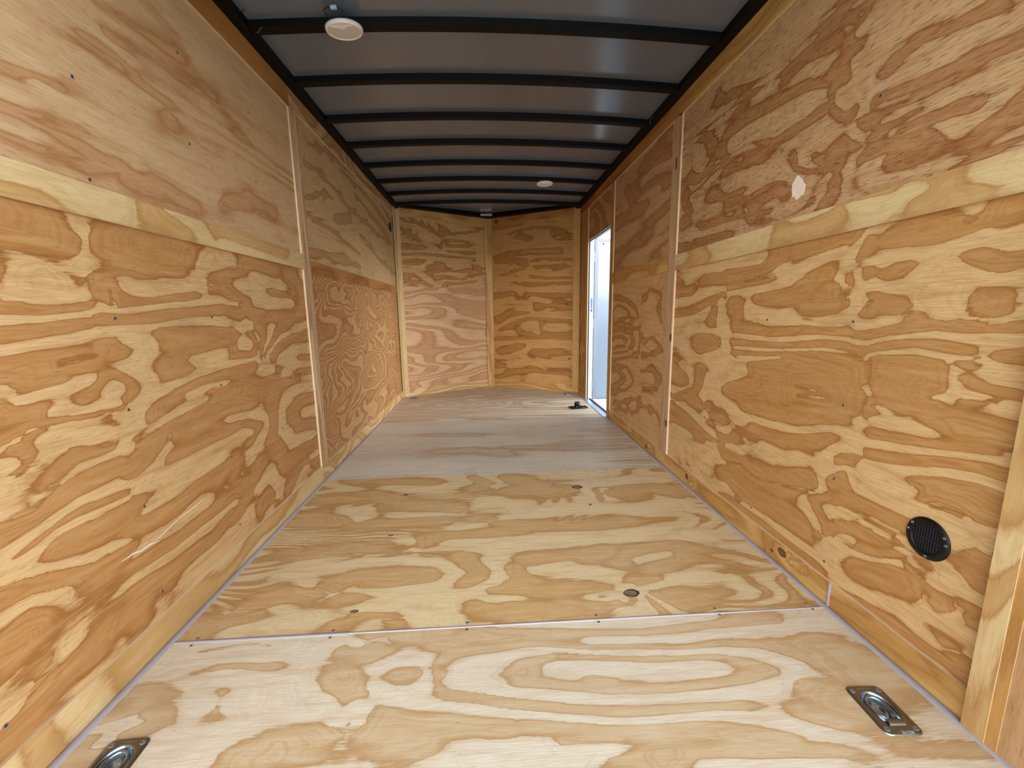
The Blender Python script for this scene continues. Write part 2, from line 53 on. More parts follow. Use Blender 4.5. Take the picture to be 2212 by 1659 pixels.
 'RU': [(1,0.0083,[(1.61,0.5),(1.481,0.503),(1.309,0.486),(1.167,0.471),(1.036,0.431)]),(0,0.0178,[(1.557,0.44),(1.434,0.447),(1.16,0.419),(1.072,0.409)]),(1,0.0136,[(1.653,0.459),(1.593,0.364),(1.486,0.329),(1.384,0.347),(1.247,0.339),(1.105,0.347),(1.049,0.358)]),(1,0.0133,[(1.234,0.548),(1.134,0.556),(1.051,0.539),(1.014,0.539)]),(1,0.0115,[(0.829,0.353),(0.804,0.373),(0.755,0.382)]),(1,0.0079,[(0.756,0.391),(0.663,0.366),(0.568,0.345)]),(1,0.0092,[(0.849,0.295),(0.692,0.27),(0.61,0.268),(0.522,0.264)]),(1,0.0037,[(0.736,0.257),(0.646,0.247),(0.588,0.249)]),(0,0.0096,[(0.842,0.445),(0.714,0.421),(0.65,0.408)]),(0,0.0073,[(0.778,0.372),(0.659,0.34),(0.582,0.328)]),(0,0.0119,[(0.854,0.332),(0.745,0.315),(0.654,0.304)]),(0,0.0143,[(1.253,0.388),(1.111,0.385)]),(1,0.01,[(0.64,0.179),(0.594,0.165)]),(1,0.0085,[(0.751,0.186),(0.656,0.173)]),(1,0.0082,[(0.568,0.112),(0.516,0.11),(0.504,0.141)]),(0,0.0087,[(0.674,0.151),(0.589,0.133),(0.577,0.151),(0.541,0.165)]),(1,0.0123,[(0.872,0.157),(0.801,0.162),(0.696,0.141),(0.68,0.126),(0.715,0.112),(0.778,0.12)]),(0,0.0061,[(0.856,0.131),(0.801,0.125)]),(1,0.0048,[(0.995,0.406),(1.01,0.358),(0.973,0.303),(0.931,0.296)]),(0,0.0043,[(0.977,0.381),(0.986,0.341),(0.953,0.311)]),(1,0.0105,[(1.009,0.456),(0.967,0.408)]),(0,0.0054,[(0.93,0.43),(0.88,0.344),(0.884,0.286)]),(1,0.0074,[(0.968,0.513),(0.944,0.481)]),(1,0.0077,[(1.084,0.607),(1.021,0.591),(1.004,0.623)]),(0,0.0062,[(0.941,0.508),(0.912,0.525),(0.883,0.531)]),(1,0.0036,[(0.998,0.629),(0.975,0.564),(0.926,0.536),(0.911,0.563)]),(1,0.0053,[(1.157,0.261),(1.141,0.211),(1.073,0.178),(0.975,0.155)]),(1,0.005,[(1.064,0.229),(1.016,0.177),(0.96,0.159)]),(1,0.0085,[(0.983,0.212),(0.941,0.222),(0.902,0.189)]),(0,0.0063,[(1.138,0.261),(1.103,0.206),(1.023,0.168)]),(1,0.0166,[(1.382,0.147),(1.223,0.163),(1.178,0.131)]),(1,0.0175,[(1.991,0.414),(1.82,0.383),(1.73,0.4)]),(1,0.0167,[(1.815,0.571),(1.725,0.502)]),(1,0.0205,[(2.032,0.375),(1.927,0.249),(1.986,0.181)]),(1,0.0113,[(1.695,0.258),(1.469,0.2),(1.538,0.168)]),(0,0.013,[(1.911,0.294),(1.844,0.249)]),(1,0.007,[(1.79,0.133),(1.532,0.126),(1.268,0.098)]),(1,0.0111,[(2.021,0.072),(1.782,0.066),(1.554,0.059)]),(0,0.0092,[(2.003,0.122),(1.694,0.106),(1.456,0.093)]),(1,0.0051,[(0.571,0.058),(0.541,0.053)]),(1,0.0061,[(0.886,0.256),(0.819,0.208),(0.848,0.205)]),(0,0.0046,[(0.905,0.253),(0.895,0.186),(0.915,0.134)]),(1,0.0069,[(0.977,0.119),(0.95,0.083),(1.008,0.063)]),(0,0.0116,[(1.411,0.268),(1.231,0.227),(1.072,0.165)]),(0,0.0211,[(1.911,0.808),(1.639,0.728),(1.428,0.688)]),(1,0.0066,[(1.6,0.654),(1.428,0.589),(1.517,0.571)]),(1,0.0065,[(1.703,0.731),(1.681,0.684)]),(0,0.0224,[(1.415,0.77),(1.247,0.717),(1.128,0.696)]),(0,0.0103,[(0.662,0.214),(0.582,0.208),(0.514,0.206)])],
 'ML': [(1,0.012,[(0.984,0.053),(1.052,0.057),(1.123,0.03)]),(1,0.0053,[(0.598,0.011),(0.653,0.01),(0.693,0.004)]),(0,0.0194,[(0.724,0.054),(0.879,0.054)]),(0,0.0083,[(1.073,0.079),(1.183,0.054),(1.23,0.037)]),(1,0.0099,[(1.29,0.068),(1.546,0.053),(1.803,0.039)]),(0,0.0097,[(1.337,0.021),(1.899,0.004)]),(0,0.0053,[(0.606,0.05),(0.682,0.058)])],
 'MR': [(1,0.0105,[(0.791,0.045),(0.648,0.038),(0.532,0.056)]),(0,0.0227,[(1.185,0.072),(0.906,0.065)]),(0,0.0101,[(0.466,0.074),(0.345,0.049),(0.287,0.067)]),(1,0.0075,[(0.276,0.091),(0.227,0.054),(0.291,0.031),(0.161,0.02)]),(0,0.0065,[(0.136,0.045),(0.079,0.046)]),(1,0.0079,[(1.422,0.07),(1.339,0.03)]),(0,0.0052,[(0.699,0.087),(0.574,0.089)]),(1,0.0079,[(0.468,0.091),(0.377,0.087)])],
 'F1': [(1,0.0034,[(0.813,0.664),(0.847,0.69),(1.06,0.714),(1.251,0.686),(1.488,0.662),(1.643,0.673),(1.777,0.648),(1.873,0.582),(1.94,0.539)]),(1,0.0067,[(0.801,0.648),(0.829,0.599),(0.82,0.566),(0.918,0.544),(1.083,0.514),(1.162,0.497),(1.324,0.485),(1.447,0.48),(1.575,0.483)]),(1,0.0079,[(0.831,0.574),(1.002,0.538),(1.123,0.509)]),(1,0.0053,[(1.044,0.646),(1.151,0.672),(1.382,0.64),(1.618,0.63),(1.715,0.572),(1.616,0.549),(1.476,0.54),(1.343,0.535),(1.217,0.55),(1.109,0.578),(1.043,0.583),(1.043,0.635)]),(1,0.0153,[(1.064,0.617)]),(0,0.0171,[(1.152,0.621),(1.548,0.591)]),(1,0.0087,[(1.225,0.584),(1.265,0.566)]),(0,0.0091,[(0.845,0.608),(0.915,0.656),(1.057,0.688),(1.294,0.665),(1.718,0.634),(1.783,0.589),(1.746,0.539),(1.548,0.51),(1.252,0.522),(1.002,0.556),(0.873,0.591)]),(1,0.0092,[(0.717,0.639),(0.762,0.638)]),(0,0.0089,[(0.657,0.665),(0.708,0.681),(0.784,0.672),(0.798,0.601),(0.827,0.542),(0.704,0.574),(0.655,0.602)]),(1,0.0215,[(0.561,0.63),(0.609,0.586)]),(1,0.0148,[(0.62,0.702),(0.61,0.778),(0.81,0.775)]),(1,0.0113,[(0.815,0.729),(0.912,0.76),(1.114,0.751)]),(0,0.0082,[(1.016,0.812),(1.222,0.781),(1.427,0.761),(1.649,0.776)]),(1,0.0099,[(1.165,0.751),(1.415,0.727),(1.631,0.744),(1.849,0.748)]),(0,0.0077,[(1.259,0.717),(1.506,0.7),(1.722,0.719),(2.0,0.733)]),(1,0.0215,[(1.9,0.65),(1.98,0.563)]),(1,0.0135,[(1.764,0.527),(1.827,0.475)]),(0,0.0361,[(0.055,0.77),(0.33,0.748),(0.458,0.764)]),(0,0.0191,[(0.233,0.676),(0.387,0.633),(0.471,0.597)]),(1,0.0054,[(0.118,0.759),(0.249,0.777),(0.322,0.765)]),(1,0.0065,[(0.212,0.697),(0.264,0.7),(0.351,0.689)]),(1,0.007,[(0.536,0.732),(0.654,0.717)]),(0,0.0093,[(0.568,0.752),(0.642,0.768)]),(1,0.004,[(0.267,0.612),(0.284,0.565)]),(1,0.0141,[(0.414,0.445),(0.504,0.467),(0.608,0.49),(0.748,0.48),(0.81,0.43)]),(0,0.0073,[(0.625,0.562),(0.652,0.528),(0.63,0.481),(0.594,0.508)]),(0,0.0199,[(0.247,0.586),(0.428,0.581),(0.527,0.56)]),(0,0.0109,[(0.205,0.489),(0.317,0.452),(0.345,0.502)]),(1,0.013,[(0.677,0.518),(0.84,0.489),(0.998,0.469)]),(0,0.0054,[(0.835,0.539),(1.041,0.504),(1.118,0.477),(1.315,0.46),(1.52,0.462),(1.659,0.424),(1.755,0.393)]),(1,0.0079,[(1.045,0.47),(1.229,0.442),(1.463,0.433),(1.637,0.394)]),(0,0.0122,[(0.828,0.401),(0.921,0.418),(1.069,0.407),(1.217,0.4)]),(1,0.0043,[(1.116,0.422),(1.24,0.426)]),(1,0.005,[(1.227,0.384),(1.509,0.377),(1.724,0.359)]),(0,0.0057,[(1.422,0.357),(1.704,0.336)]),(1,0.0094,[(1.719,0.448),(1.762,0.42)]),(1,0.0035,[(0.021,0.557),(0.045,0.562),(0.075,0.574),(0.083,0.596)]),(1,0.0068,[(0.107,0.565),(0.153,0.555),(0.133,0.536),(0.107,0.522)]),(0,0.0053,[(0.028,0.531),(0.049,0.546),(0.084,0.56),(0.109,0.548),(0.09,0.527),(0.068,0.497)]),(1,0.003,[(0.034,0.476),(0.037,0.496),(0.027,0.518)]),(1,0.0029,[(0.042,0.481),(0.074,0.479)])],
 'F2': [(1,0.0284,[(0.222,1.246),(0.456,1.17),(0.604,1.131)]),(0,0.0114,[(0.43,1.102),(0.712,1.066),(0.857,1.145),(0.759,1.221)]),(1,0.0274,[(0.887,1.182),(0.97,1.101),(0.91,1.052)]),(0,0.0117,[(0.939,1.217),(1.011,1.143),(0.999,1.063)]),(1,0.0331,[(1.095,1.161),(1.211,1.072),(1.252,0.996),(1.104,0.986)]),(0,0.0074,[(1.493,0.973),(1.519,0.92),(1.499,0.839)]),(1,0.0118,[(1.55,0.944),(1.549,0.851)]),(0,0.0073,[(1.586,0.952),(1.576,0.843)]),(0,0.0069,[(1.484,1.017),(1.665,1.049),(1.925,1.055)]),(1,0.0367,[(1.632,0.909),(1.836,0.959),(2.009,0.901)]),(0,0.0064,[(1.556,0.75),(1.691,0.7),(1.901,0.771)]),(1,0.0246,[(1.292,0.941),(1.396,0.977)]),(1,0.0196,[(0.119,0.963),(0.252,0.976),(0.356,1.006),(0.466,0.935)]),(1,0.0316,[(0.553,0.861),(0.735,0.829),(0.827,0.782)]),(0,0.0085,[(0.54,0.744),(0.828,0.754),(0.986,0.876)]),(1,0.0284,[(0.113,0.752),(0.275,0.738)]),(1,0.0214,[(0.366,0.682),(0.583,0.693),(0.748,0.695)]),(0,0.0121,[(0.29,0.808),(0.35,0.734)]),(1,0.0208,[(0.916,0.68),(1.16,0.608),(1.401,0.587),(1.572,0.605)]),(0,0.008,[(0.836,0.616),(1.084,0.695),(1.334,0.751),(1.526,0.737)]),(1,0.021,[(0.665,0.483),(0.689,0.527),(0.84,0.546),(1.076,0.568)]),(0,0.0076,[(0.629,0.521),(0.674,0.429)]),(0,0.0096,[(0.805,0.499),(1.07,0.483),(1.302,0.494),(1.696,0.498)]),(0,0.0044,[(0.221,0.399),(0.418,0.429),(0.702,0.431),(0.993,0.432),(1.295,0.46),(1.844,0.455)]),(1,0.0141,[(0.201,0.448),(0.369,0.472),(0.501,0.464)]),(1,0.0046,[(0.213,0.418),(0.488,0.431),(0.847,0.426)]),(0,0.0073,[(0.251,0.328),(0.433,0.379),(0.639,0.386),(0.784,0.338),(0.842,0.279),(0.795,0.22),(0.612,0.194),(0.486,0.206)]),(1,0.0207,[(0.415,0.251),(0.526,0.289),(0.71,0.284),(0.727,0.256),(0.541,0.231)]),(1,0.0182,[(0.849,0.395),(0.922,0.283),(0.884,0.223)]),(1,0.0189,[(1.043,0.284),(1.085,0.227),(1.038,0.205)]),(0,0.012,[(0.963,0.355),(1.002,0.276),(1.013,0.222),(0.924,0.18)]),(1,0.0223,[(1.13,0.34),(1.345,0.35),(1.425,0.378)]),(1,0.0165,[(1.471,0.294),(1.57,0.372),(1.73,0.398),(1.752,0.318),(1.593,0.249)]),(0,0.0081,[(1.518,0.308),(1.66,0.324)]),(0,0.0095,[(1.257,0.266),(1.383,0.231),(1.404,0.19)]),(0,0.0041,[(1.421,0.139),(1.464,0.155),(1.487,0.115),(1.456,0.063),(1.414,0.082)]),(0,0.003,[(1.312,0.11),(1.355,0.087),(1.401,0.099),(1.367,0.129),(1.316,0.112)]),(1,0.004,[(1.335,0.104)]),(1,0.009,[(1.47,0.172)]),(1,0.0094,[(1.436,0.075)]),(0,0.0045,[(1.488,0.133),(1.63,0.179),(1.706,0.183)]),(1,0.0072,[(1.491,0.157),(1.565,0.182)]),(0,0.0033,[(1.478,0.097),(1.496,0.014)]),(1,0.0053,[(1.491,0.091),(1.511,0.009)]),(0,0.0033,[(1.505,0.095),(1.562,0.005)]),(1,0.0055,[(1.525,0.098),(1.587,0.031)]),(1,0.0161,[(1.593,0.097),(1.651,0.074)]),(1,0.012,[(0.974,0.174),(1.11,0.153),(1.359,0.144)]),(1,0.0166,[(1.031,0.079),(1.156,0.045),(1.366,0.064)]),(0,0.005,[(0.955,0.121),(1.045,0.123)]),(0,0.0054,[(1.388,0.039),(1.438,0.014)]),(1,0.0103,[(0.925,0.098),(1.04,0.038),(1.095,0.024)]),(1,0.0132,[(0.451,0.171),(0.51,0.167)]),(1,0.0128,[(0.475,0.06),(0.553,0.077),(0.673,0.044)]),(0,0.0061,[(0.568,0.126),(0.741,0.157),(0.924,0.161)]),(0,0.0065,[(0.694,0.081),(0.808,0.097)]),(0,0.0047,[(0.535,0.102),(0.632,0.102)]),(0,0.0076,[(1.122,0.266),(1.266,0.311)]),(0,0.0065,[(0.316,0.249),(0.417,0.193)]),(1,0.0292,[(0.018,0.043),(0.152,0.104),(0.236,0.194),(0.386,0.218)]),(0,0.0065,[(0.167,0.042),(0.378,0.068),(0.502,0.073)]),(0,0.0053,[(0.112,0.119),(0.262,0.139)]),(1,0.0125,[(0.454,0.168),(0.491,0.177)]),(0,0.0066,[(0.591,0.054),(0.803,0.044)])],
 'LFU': [(1,0.0068,[(0.218,0.696),(0.455,0.74),(0.785,0.759),(1.212,0.803)]),(0,0.0078,[(0.135,0.627),(0.161,0.597)]),(1,0.0089,[(0.119,0.557),(0.299,0.581),(0.587,0.555),(0.885,0.498),(1.346,0.485),(2.183,0.453)]),(0,0.0043,[(0.146,0.533),(0.328,0.541),(0.575,0.505)]),(1,0.0086,[(0.112,0.385),(0.392,0.472),(0.522,0.476)]),(0,0.0153,[(0.165,0.465),(0.314,0.48)]),(1,0.0311,[(0.589,0.365),(0.867,0.424)]),(0,0.0082,[(0.417,0.404),(0.894,0.536)]),(1,0.0084,[(0.459,0.756),(0.847,0.796),(1.354,0.806),(1.854,0.792),(2.37,0.691)]),(0,0.0041,[(0.585,0.74),(1.201,0.762),(2.035,0.719)]),(1,0.0087,[(0.776,0.723),(1.407,0.721),(2.235,0.638)]),(0,0.0036,[(0.357,0.663),(0.763,0.67),(1.462,0.633)]),(1,0.0073,[(1.042,0.644),(1.531,0.586),(2.308,0.473)]),(0,0.0139,[(0.112,0.238),(0.211,0.201)]),(0,0.0126,[(0.247,0.193),(0.495,0.173)]),(1,0.0108,[(0.09,0.286),(0.429,0.271),(0.71,0.24),(1.059,0.201)]),(1,0.0192,[(0.112,0.088),(0.626,0.109),(1.034,0.103)]),(0,0.0124,[(1.246,0.386),(1.731,0.337)]),(1,0.0094,[(1.099,0.36),(1.616,0.254),(2.345,0.163)]),(0,0.0133,[(1.354,0.22),(2.095,0.14)])],
 'RFL': [(1,0.0075,[(1.155,0.803),(1.23,0.901),(1.042,0.957),(0.809,0.917),(0.752,0.865),(0.97,0.826)]),(0,0.0068,[(1.097,0.881),(0.917,0.882)]),(1,0.0072,[(1.174,1.017),(0.816,0.987),(0.61,0.932),(0.557,0.866),(0.747,0.813),(1.153,0.784)]),(0,0.0029,[(1.204,0.989),(0.868,0.962),(0.655,0.899)]),(1,0.0074,[(1.215,0.722),(0.963,0.752),(0.74,0.743),(0.633,0.68),(0.779,0.599),(1.133,0.548)]),(1,0.0061,[(1.212,0.682),(0.96,0.715),(0.788,0.688),(0.837,0.63),(1.136,0.587)]),(0,0.003,[(1.18,0.704),(0.903,0.736),(0.709,0.693),(0.781,0.617),(1.134,0.568)]),(0,0.0069,[(1.077,0.651),(0.925,0.661)]),(1,0.0072,[(1.194,0.481),(0.529,0.588),(0.499,0.738),(0.549,0.785),(1.218,0.762)]),(0,0.0027,[(0.506,0.59),(0.475,0.511),(0.769,0.492)]),(1,0.0094,[(1.186,0.38),(0.994,0.426),(0.813,0.376),(0.982,0.291),(1.174,0.248)]),(0,0.0048,[(1.113,0.329)]),(1,0.0075,[(1.191,0.441),(0.767,0.474),(0.604,0.391),(0.75,0.294),(1.17,0.197)]),(0,0.0031,[(0.502,0.77),(0.152,0.813)]),(1,0.0083,[(0.499,0.962),(0.363,1.049),(0.174,1.011),(0.198,0.912),(0.155,0.841)]),(0,0.003,[(0.453,0.93),(0.319,1.002),(0.239,0.956)]),(1,0.0074,[(0.45,0.693),(0.29,0.734),(0.138,0.685),(0.239,0.617),(0.442,0.613)]),(0,0.0049,[(0.363,0.667),(0.246,0.676)]),(1,0.0074,[(0.472,0.479),(0.268,0.522),(0.151,0.479),(0.179,0.399),(0.417,0.372)]),(0,0.005,[(0.34,0.449),(0.26,0.446)]),(1,0.0088,[(1.094,0.109),(0.497,0.273),(0.533,0.161),(1.026,0.083)]),(0,0.0059,[(0.971,0.175),(0.694,0.268)]),(1,0.0074,[(0.493,0.239),(0.162,0.25),(0.082,0.18)]),(0,0.0038,[(0.443,0.2),(0.227,0.14)])],
 'F3': [(1,0.0214,[(0.537,0.87),(0.751,0.846),(0.865,0.818)]),(1,0.0247,[(0.637,0.451),(0.837,0.442),(1.025,0.411),(1.072,0.36)]),(0,0.0697,[(0.114,0.186),(0.788,0.214),(1.477,0.145)]),(0,0.0972,[(0.225,0.693),(1.303,0.666)]),(0,0.0447,[(1.13,0.116),(1.464,0.082)]),(1,0.0184,[(1.9,0.82),(2.046,0.819)]),(0,0.1211,[(0.058,1.108),(1.492,1.001)]),(1,0.0116,[(1.129,0.49),(1.536,0.447),(1.919,0.427)])],
 'RFU': [(1,0.0108,[(0.579,0.712),(0.431,0.726),(0.252,0.712)]),(1,0.0068,[(0.594,0.686),(0.392,0.65),(0.162,0.628)]),(0,0.0074,[(0.833,0.768),(0.674,0.755),(0.376,0.791)]),(0,0.0086,[(0.533,0.601),(0.357,0.617),(0.105,0.578)]),(1,0.0112,[(0.754,0.588),(0.613,0.512),(0.41,0.53),(0.146,0.487)]),(1,0.0077,[(0.881,0.615),(0.743,0.48),(0.498,0.428)]),(0,0.0131,[(0.612,0.505),(0.439,0.503),(0.283,0.483)]),(0,0.012,[(1.169,0.692),(0.992,0.61),(0.893,0.516)]),(1,0.014,[(1.146,0.427),(0.887,0.445),(0.605,0.434)]),(0,0.0076,[(0.426,0.375),(0.244,0.389),(0.112,0.409)]),(1,0.0056,[(0.386,0.301),(0.21,0.331),(0.105,0.349)]),(0,0.0065,[(0.258,0.252),(0.097,0.284)])],
 'NUL': [(0,0.0058,[(0.09,0.692),(0.235,0.69),(0.345,0.649),(0.457,0.59),(0.573,0.529),(0.59,0.46)]),(1,0.0086,[(0.127,0.712),(0.273,0.71),(0.421,0.656),(0.536,0.597)]),(1,0.0074,[(0.57,0.476),(0.573,0.547),(0.547,0.615),(0.58,0.689),(0.659,0.661),(0.616,0.604)]),(0,0.0046,[(0.661,0.714),(0.956,0.761),(1.133,0.778)]),(1,0.0061,[(0.617,0.622),(0.845,0.651),(1.131,0.723)]),(0,0.0061,[(0.783,0.672),(1.131,0.713)]),(0,0.0076,[(0.615,0.586),(0.822,0.585),(1.082,0.588)]),(1,0.0075,[(0.622,0.515),(0.654,0.545),(0.906,0.546),(0.948,0.522),(0.734,0.497),(0.632,0.498)]),(0,0.0045,[(0.673,0.519),(0.862,0.53)]),(1,0.0142,[(0.121,0.612),(0.209,0.552),(0.299,0.508)]),(0,0.0086,[(0.244,0.521),(0.397,0.55)]),(1,0.0142,[(0.093,0.441),(0.296,0.439)]),(0,0.0037,[(0.089,0.382),(0.331,0.398),(0.648,0.401),(0.899,0.37),(1.077,0.409)]),(1,0.0074,[(0.088,0.36),(0.33,0.372),(0.646,0.364),(0.986,0.357)]),(0,0.0044,[(0.086,0.331),(0.367,0.348),(0.645,0.337),(0.942,0.339)]),(0,0.0038,[(0.609,0.443),(1.034,0.463),(1.124,0.478)]),(1,0.0076,[(0.649,0.424),(0.989,0.432)]),(0,0.0087,[(0.443,0.308),(0.362,0.251),(0.189,0.208)]),(1,0.0229,[(0.137,0.274),(0.268,0.281)]),(1,0.0207,[(0.501,0.276),(0.559,0.224),(0.4,0.235)]),(0,0.0091,[(0.642,0.265),(0.83,0.255)]),(1,0.0092,[(0.68,0.193),(0.937,0.204)]),(0,0.0068,[(0.475,0.149),(0.721,0.177),(0.935,0.157),(0.719,0.121)]),(1,0.0076,[(0.397,0.164),(0.639,0.201),(0.98,0.177),(0.803,0.105),(0.474,0.127)]),(0,0.0036,[(0.076,0.168),(0.224,0.166),(0.315,0.09),(0.43,0.039),(0.549,0.006)]),(1,0.0072,[(0.093,0.143),(0.203,0.13),(0.314,0.063),(0.389,0.011)]),(1,0.0143,[(0.108,0.083),(0.198,0.034)]),(0,0.0038,[(0.53,0.033),(0.572,0.08),(0.759,0.067),(0.933,0.1),(1.114,0.134)]),(1,0.0091,[(0.549,0.006),(0.602,0.059),(0.716,0.047),(0.977,0.082)]),(0,0.0078,[(0.715,0.019),(1.111,0.057)]),(1,0.0126,[(1.027,0.265),(1.07,0.19)]),(0,0.0079,[(1.029,0.302),(1.119,0.326)])],
 'NUR': [(1,0.0184,[(1.102,0.766),(0.799,0.762)]),(0,0.0045,[(1.083,0.624),(0.93,0.629),(0.886,0.68),(0.593,0.714),(0.238,0.678),(0.105,0.605)]),(1,0.0074,[(0.908,0.645),(0.634,0.688),(0.393,0.676),(0.2,0.623)]),(0,0.0119,[(0.573,0.65),(0.413,0.617),(0.472,0.57)]),(1,0.0182,[(0.802,0.599),(0.676,0.552),(0.759,0.632)]),(1,0.0203,[(0.315,0.608),(0.161,0.542)]),(0,0.0062,[(1.107,0.552),(0.952,0.594),(0.635,0.512)]),(0,0.0038,[(1.133,0.421),(0.933,0.463),(0.698,0.463),(0.256,0.445),(0.104,0.45)]),(1,0.0076,[(1.089,0.39),(0.89,0.431),(0.595,0.436),(0.236,0.409),(0.217,0.372),(0.595,0.391),(0.89,0.394)]),(0,0.0045,[(0.847,0.438),(0.236,0.391)]),(0,0.0029,[(0.198,0.371),(0.217,0.425),(0.103,0.424)]),(0,0.0047,[(1.136,0.288),(0.958,0.277),(0.893,0.235)]),(1,0.0309,[(1.067,0.341),(0.805,0.323),(0.7,0.261)]),(0,0.0039,[(0.848,0.363),(0.678,0.361),(0.637,0.275),(0.68,0.204),(0.938,0.162),(1.073,0.092)]),(1,0.0077,[(0.891,0.348),(0.699,0.335),(0.668,0.268),(0.722,0.216),(0.982,0.164)]),(0,0.003,[(0.637,0.33),(0.534,0.351),(0.102,0.32)]),(1,0.0059,[(0.616,0.302),(0.433,0.317),(0.102,0.294)]),(0,0.0044,[(0.596,0.273),(0.102,0.259)]),(1,0.0119,[(0.555,0.215),(0.197,0.23)]),(0,0.0045,[(0.638,0.165),(0.658,0.222),(0.393,0.188)]),(0,0.0037,[(0.638,0.156),(0.494,0.121),(0.1,0.109)]),(1,0.0075,[(0.617,0.131),(0.393,0.088),(0.1,0.083)]),(0,0.0061,[(0.962,0.049),(0.895,0.103),(0.597,0.07),(0.099,0.047)]),(1,0.0105,[(0.809,0.042),(0.099,0.021)]),(0,0.0079,[(1.119,0.056),(1.028,0.109)])],
 'NLL': [],
 'NLR': [(1,0.0222,[(1.146,1.12),(0.898,1.132)]),(0,0.0127,[(1.101,1.06),(0.899,1.103)]),(0,0.015,[(0.619,1.179),(0.098,1.16)]),(1,0.009,[(0.64,1.124),(0.393,1.116),(0.098,1.089)]),(0,0.0091,[(0.598,1.085),(0.393,1.024)]),(1,0.009,[(0.557,0.99),(0.292,1.003),(0.096,0.962)]),(0,0.0156,[(0.813,0.956),(0.684,0.954)]),(1,0.019,[(1.084,0.822),(0.924,0.919),(0.706,0.897)]),(0,0.0078,[(1.109,0.722),(0.926,0.802),(0.685,0.878),(0.392,0.856),(0.095,0.835)]),(1,0.0093,[(1.041,0.702),(0.815,0.801),(0.685,0.839),(0.433,0.828),(0.095,0.808)]),(0,0.0218,[(0.751,0.743),(0.579,0.781),(0.538,0.666)]),(1,0.0063,[(0.772,0.801),(0.795,0.664),(0.538,0.628)]),(0,0.0242,[(0.433,0.724),(0.192,0.725)]),(1,0.0076,[(0.475,0.79),(0.496,0.686),(0.392,0.629),(0.093,0.633)]),(1,0.0094,[(1.112,0.581),(0.818,0.585),(0.392,0.61),(0.092,0.596)]),(0,0.0094,[(1.114,0.52),(0.819,0.546),(0.392,0.563),(0.092,0.558)]),(1,0.0322,[(1.047,0.42),(0.775,0.487)]),(1,0.0277,[(0.56,0.414),(0.229,0.423)]),(0,0.0093,[(0.866,0.365),(0.645,0.49),(0.092,0.502)]),(0,0.0126,[(1.099,0.15),(0.913,0.241),(0.646,0.293),(0.392,0.283),(0.09,0.314)]),(1,0.013,[(1.101,0.046),(0.914,0.16),(0.647,0.193)]),(1,0.0077,[(0.647,0.193),(0.351,0.168),(0.088,0.162)]),(0,0.0218,[(0.604,0.115),(0.187,0.119)]),(1,0.0229,[(1.097,0.233),(0.982,0.197)]),(0,0.0132,[(1.149,0.022),(0.916,0.057)])],
}
KNOTS = [(0.424, 2.162, 0.0257, 0.0196), (0.418, 1.269, 0.0239, 0.0162), (0.443, 1.943, 0.007, 0.0065), (-0.512, 1.254, 0.0121, 0.0059), (-0.51, 2.146, 0.0112, 0.0079), (-0.498, 1.727, 0.0102, 0.0042)]
SCR1 = [(1.416, 0.344), (1.361, 0.337), (1.318, 0.336), (1.26, 0.328), (1.207, 0.316), (1.181, 0.317)]
SCR2 = [(1.205, 0.306), (1.172, 0.314), (1.139, 0.313), (1.117, 0.32), (1.075, 0.32)]
# ---------------------------------------------------------------- helpers
def srgb(r, g, b):
    return tuple(((c/255/12.92) if c/255 <= .04045 else ((c/255+.055)/1.055)**2.4) for c in (r, g, b)) + (1,)
def tag(o, label=None, cat=None, group=None, kind=None):
    if label: o['label'] = label
    if cat: o['category'] = cat
    if group: o['group'] = group
    if kind: o['kind'] = kind
    return o
def mesh_obj(name, bm, mats, parent=None, smooth=False):
    me = bpy.data.meshes.new(name); bm.to_mesh(me); bm.free()
    for m in (mats if isinstance(mats, (list, tuple)) else [mats]): me.materials.append(m)
    if smooth:
        for p in me.polygons: p.use_smooth = True
    o = bpy.data.objects.new(name, me); COL.objects.link(o)
    if parent: o.parent = parent
    return o
def empty(name, loc, rot=(0,0,0)):
    o = bpy.data.objects.new(name, None); COL.objects.link(o); o.location = loc; o.rotation_euler = rot; o.empty_display_size = .05
    return o
def box(bm, a, b, bevel=0):
    vs_ = [bm.verts.new((x, y, z)) for x in (a[0], b[0]) for y in (a[1], b[1]) for z in (a[2], b[2])]
    fs = [bm.faces.new([vs_[i] for i in f]) for f in ((0,1,3,2),(4,6,7,5),(0,4,5,1),(2,3,7,6),(0,2,6,4),(1,5,7,3))]
    if bevel:
        es = list({e for f in fs for e in f.edges})
        bmesh.ops.bevel(bm, geom=es, offset=bevel, segments=2, affect='EDGES', profile=.5)
    return bm
def boxm(a, b, bevel=0):
    bm = bmesh.new(); box(bm, a, b, bevel); bmesh.ops.recalc_face_normals(bm, faces=bm.faces); return bm
def lathe(prof, seg=40, bm=None, mat=None):
    bm = bm or bmesh.new(); rings = []
    for r, z in prof:
        if r < 1e-6: rings.append([bm.verts.new((0,0,z))])
        else: rings.append([bm.verts.new((r*math.cos(2*math.pi*i/seg), r*math.sin(2*math.pi*i/seg), z)) for i in range(seg)])
    for A, B in zip(rings, rings[1:]):
        for i in range(seg):
            j = (i+1) % seg
            q = [A[i % len(A)], A[j % len(A)], B[j % len(B)], B[i % len(B)]]
            q = list(dict.fromkeys(q))
            if len(q) > 2: bm.faces.new(q)
    bmesh.ops.recalc_face_normals(bm, faces=bm.faces)
    if mat is not None: bmesh.ops.transform(bm, matrix=mat, verts=bm.verts)
    return bm
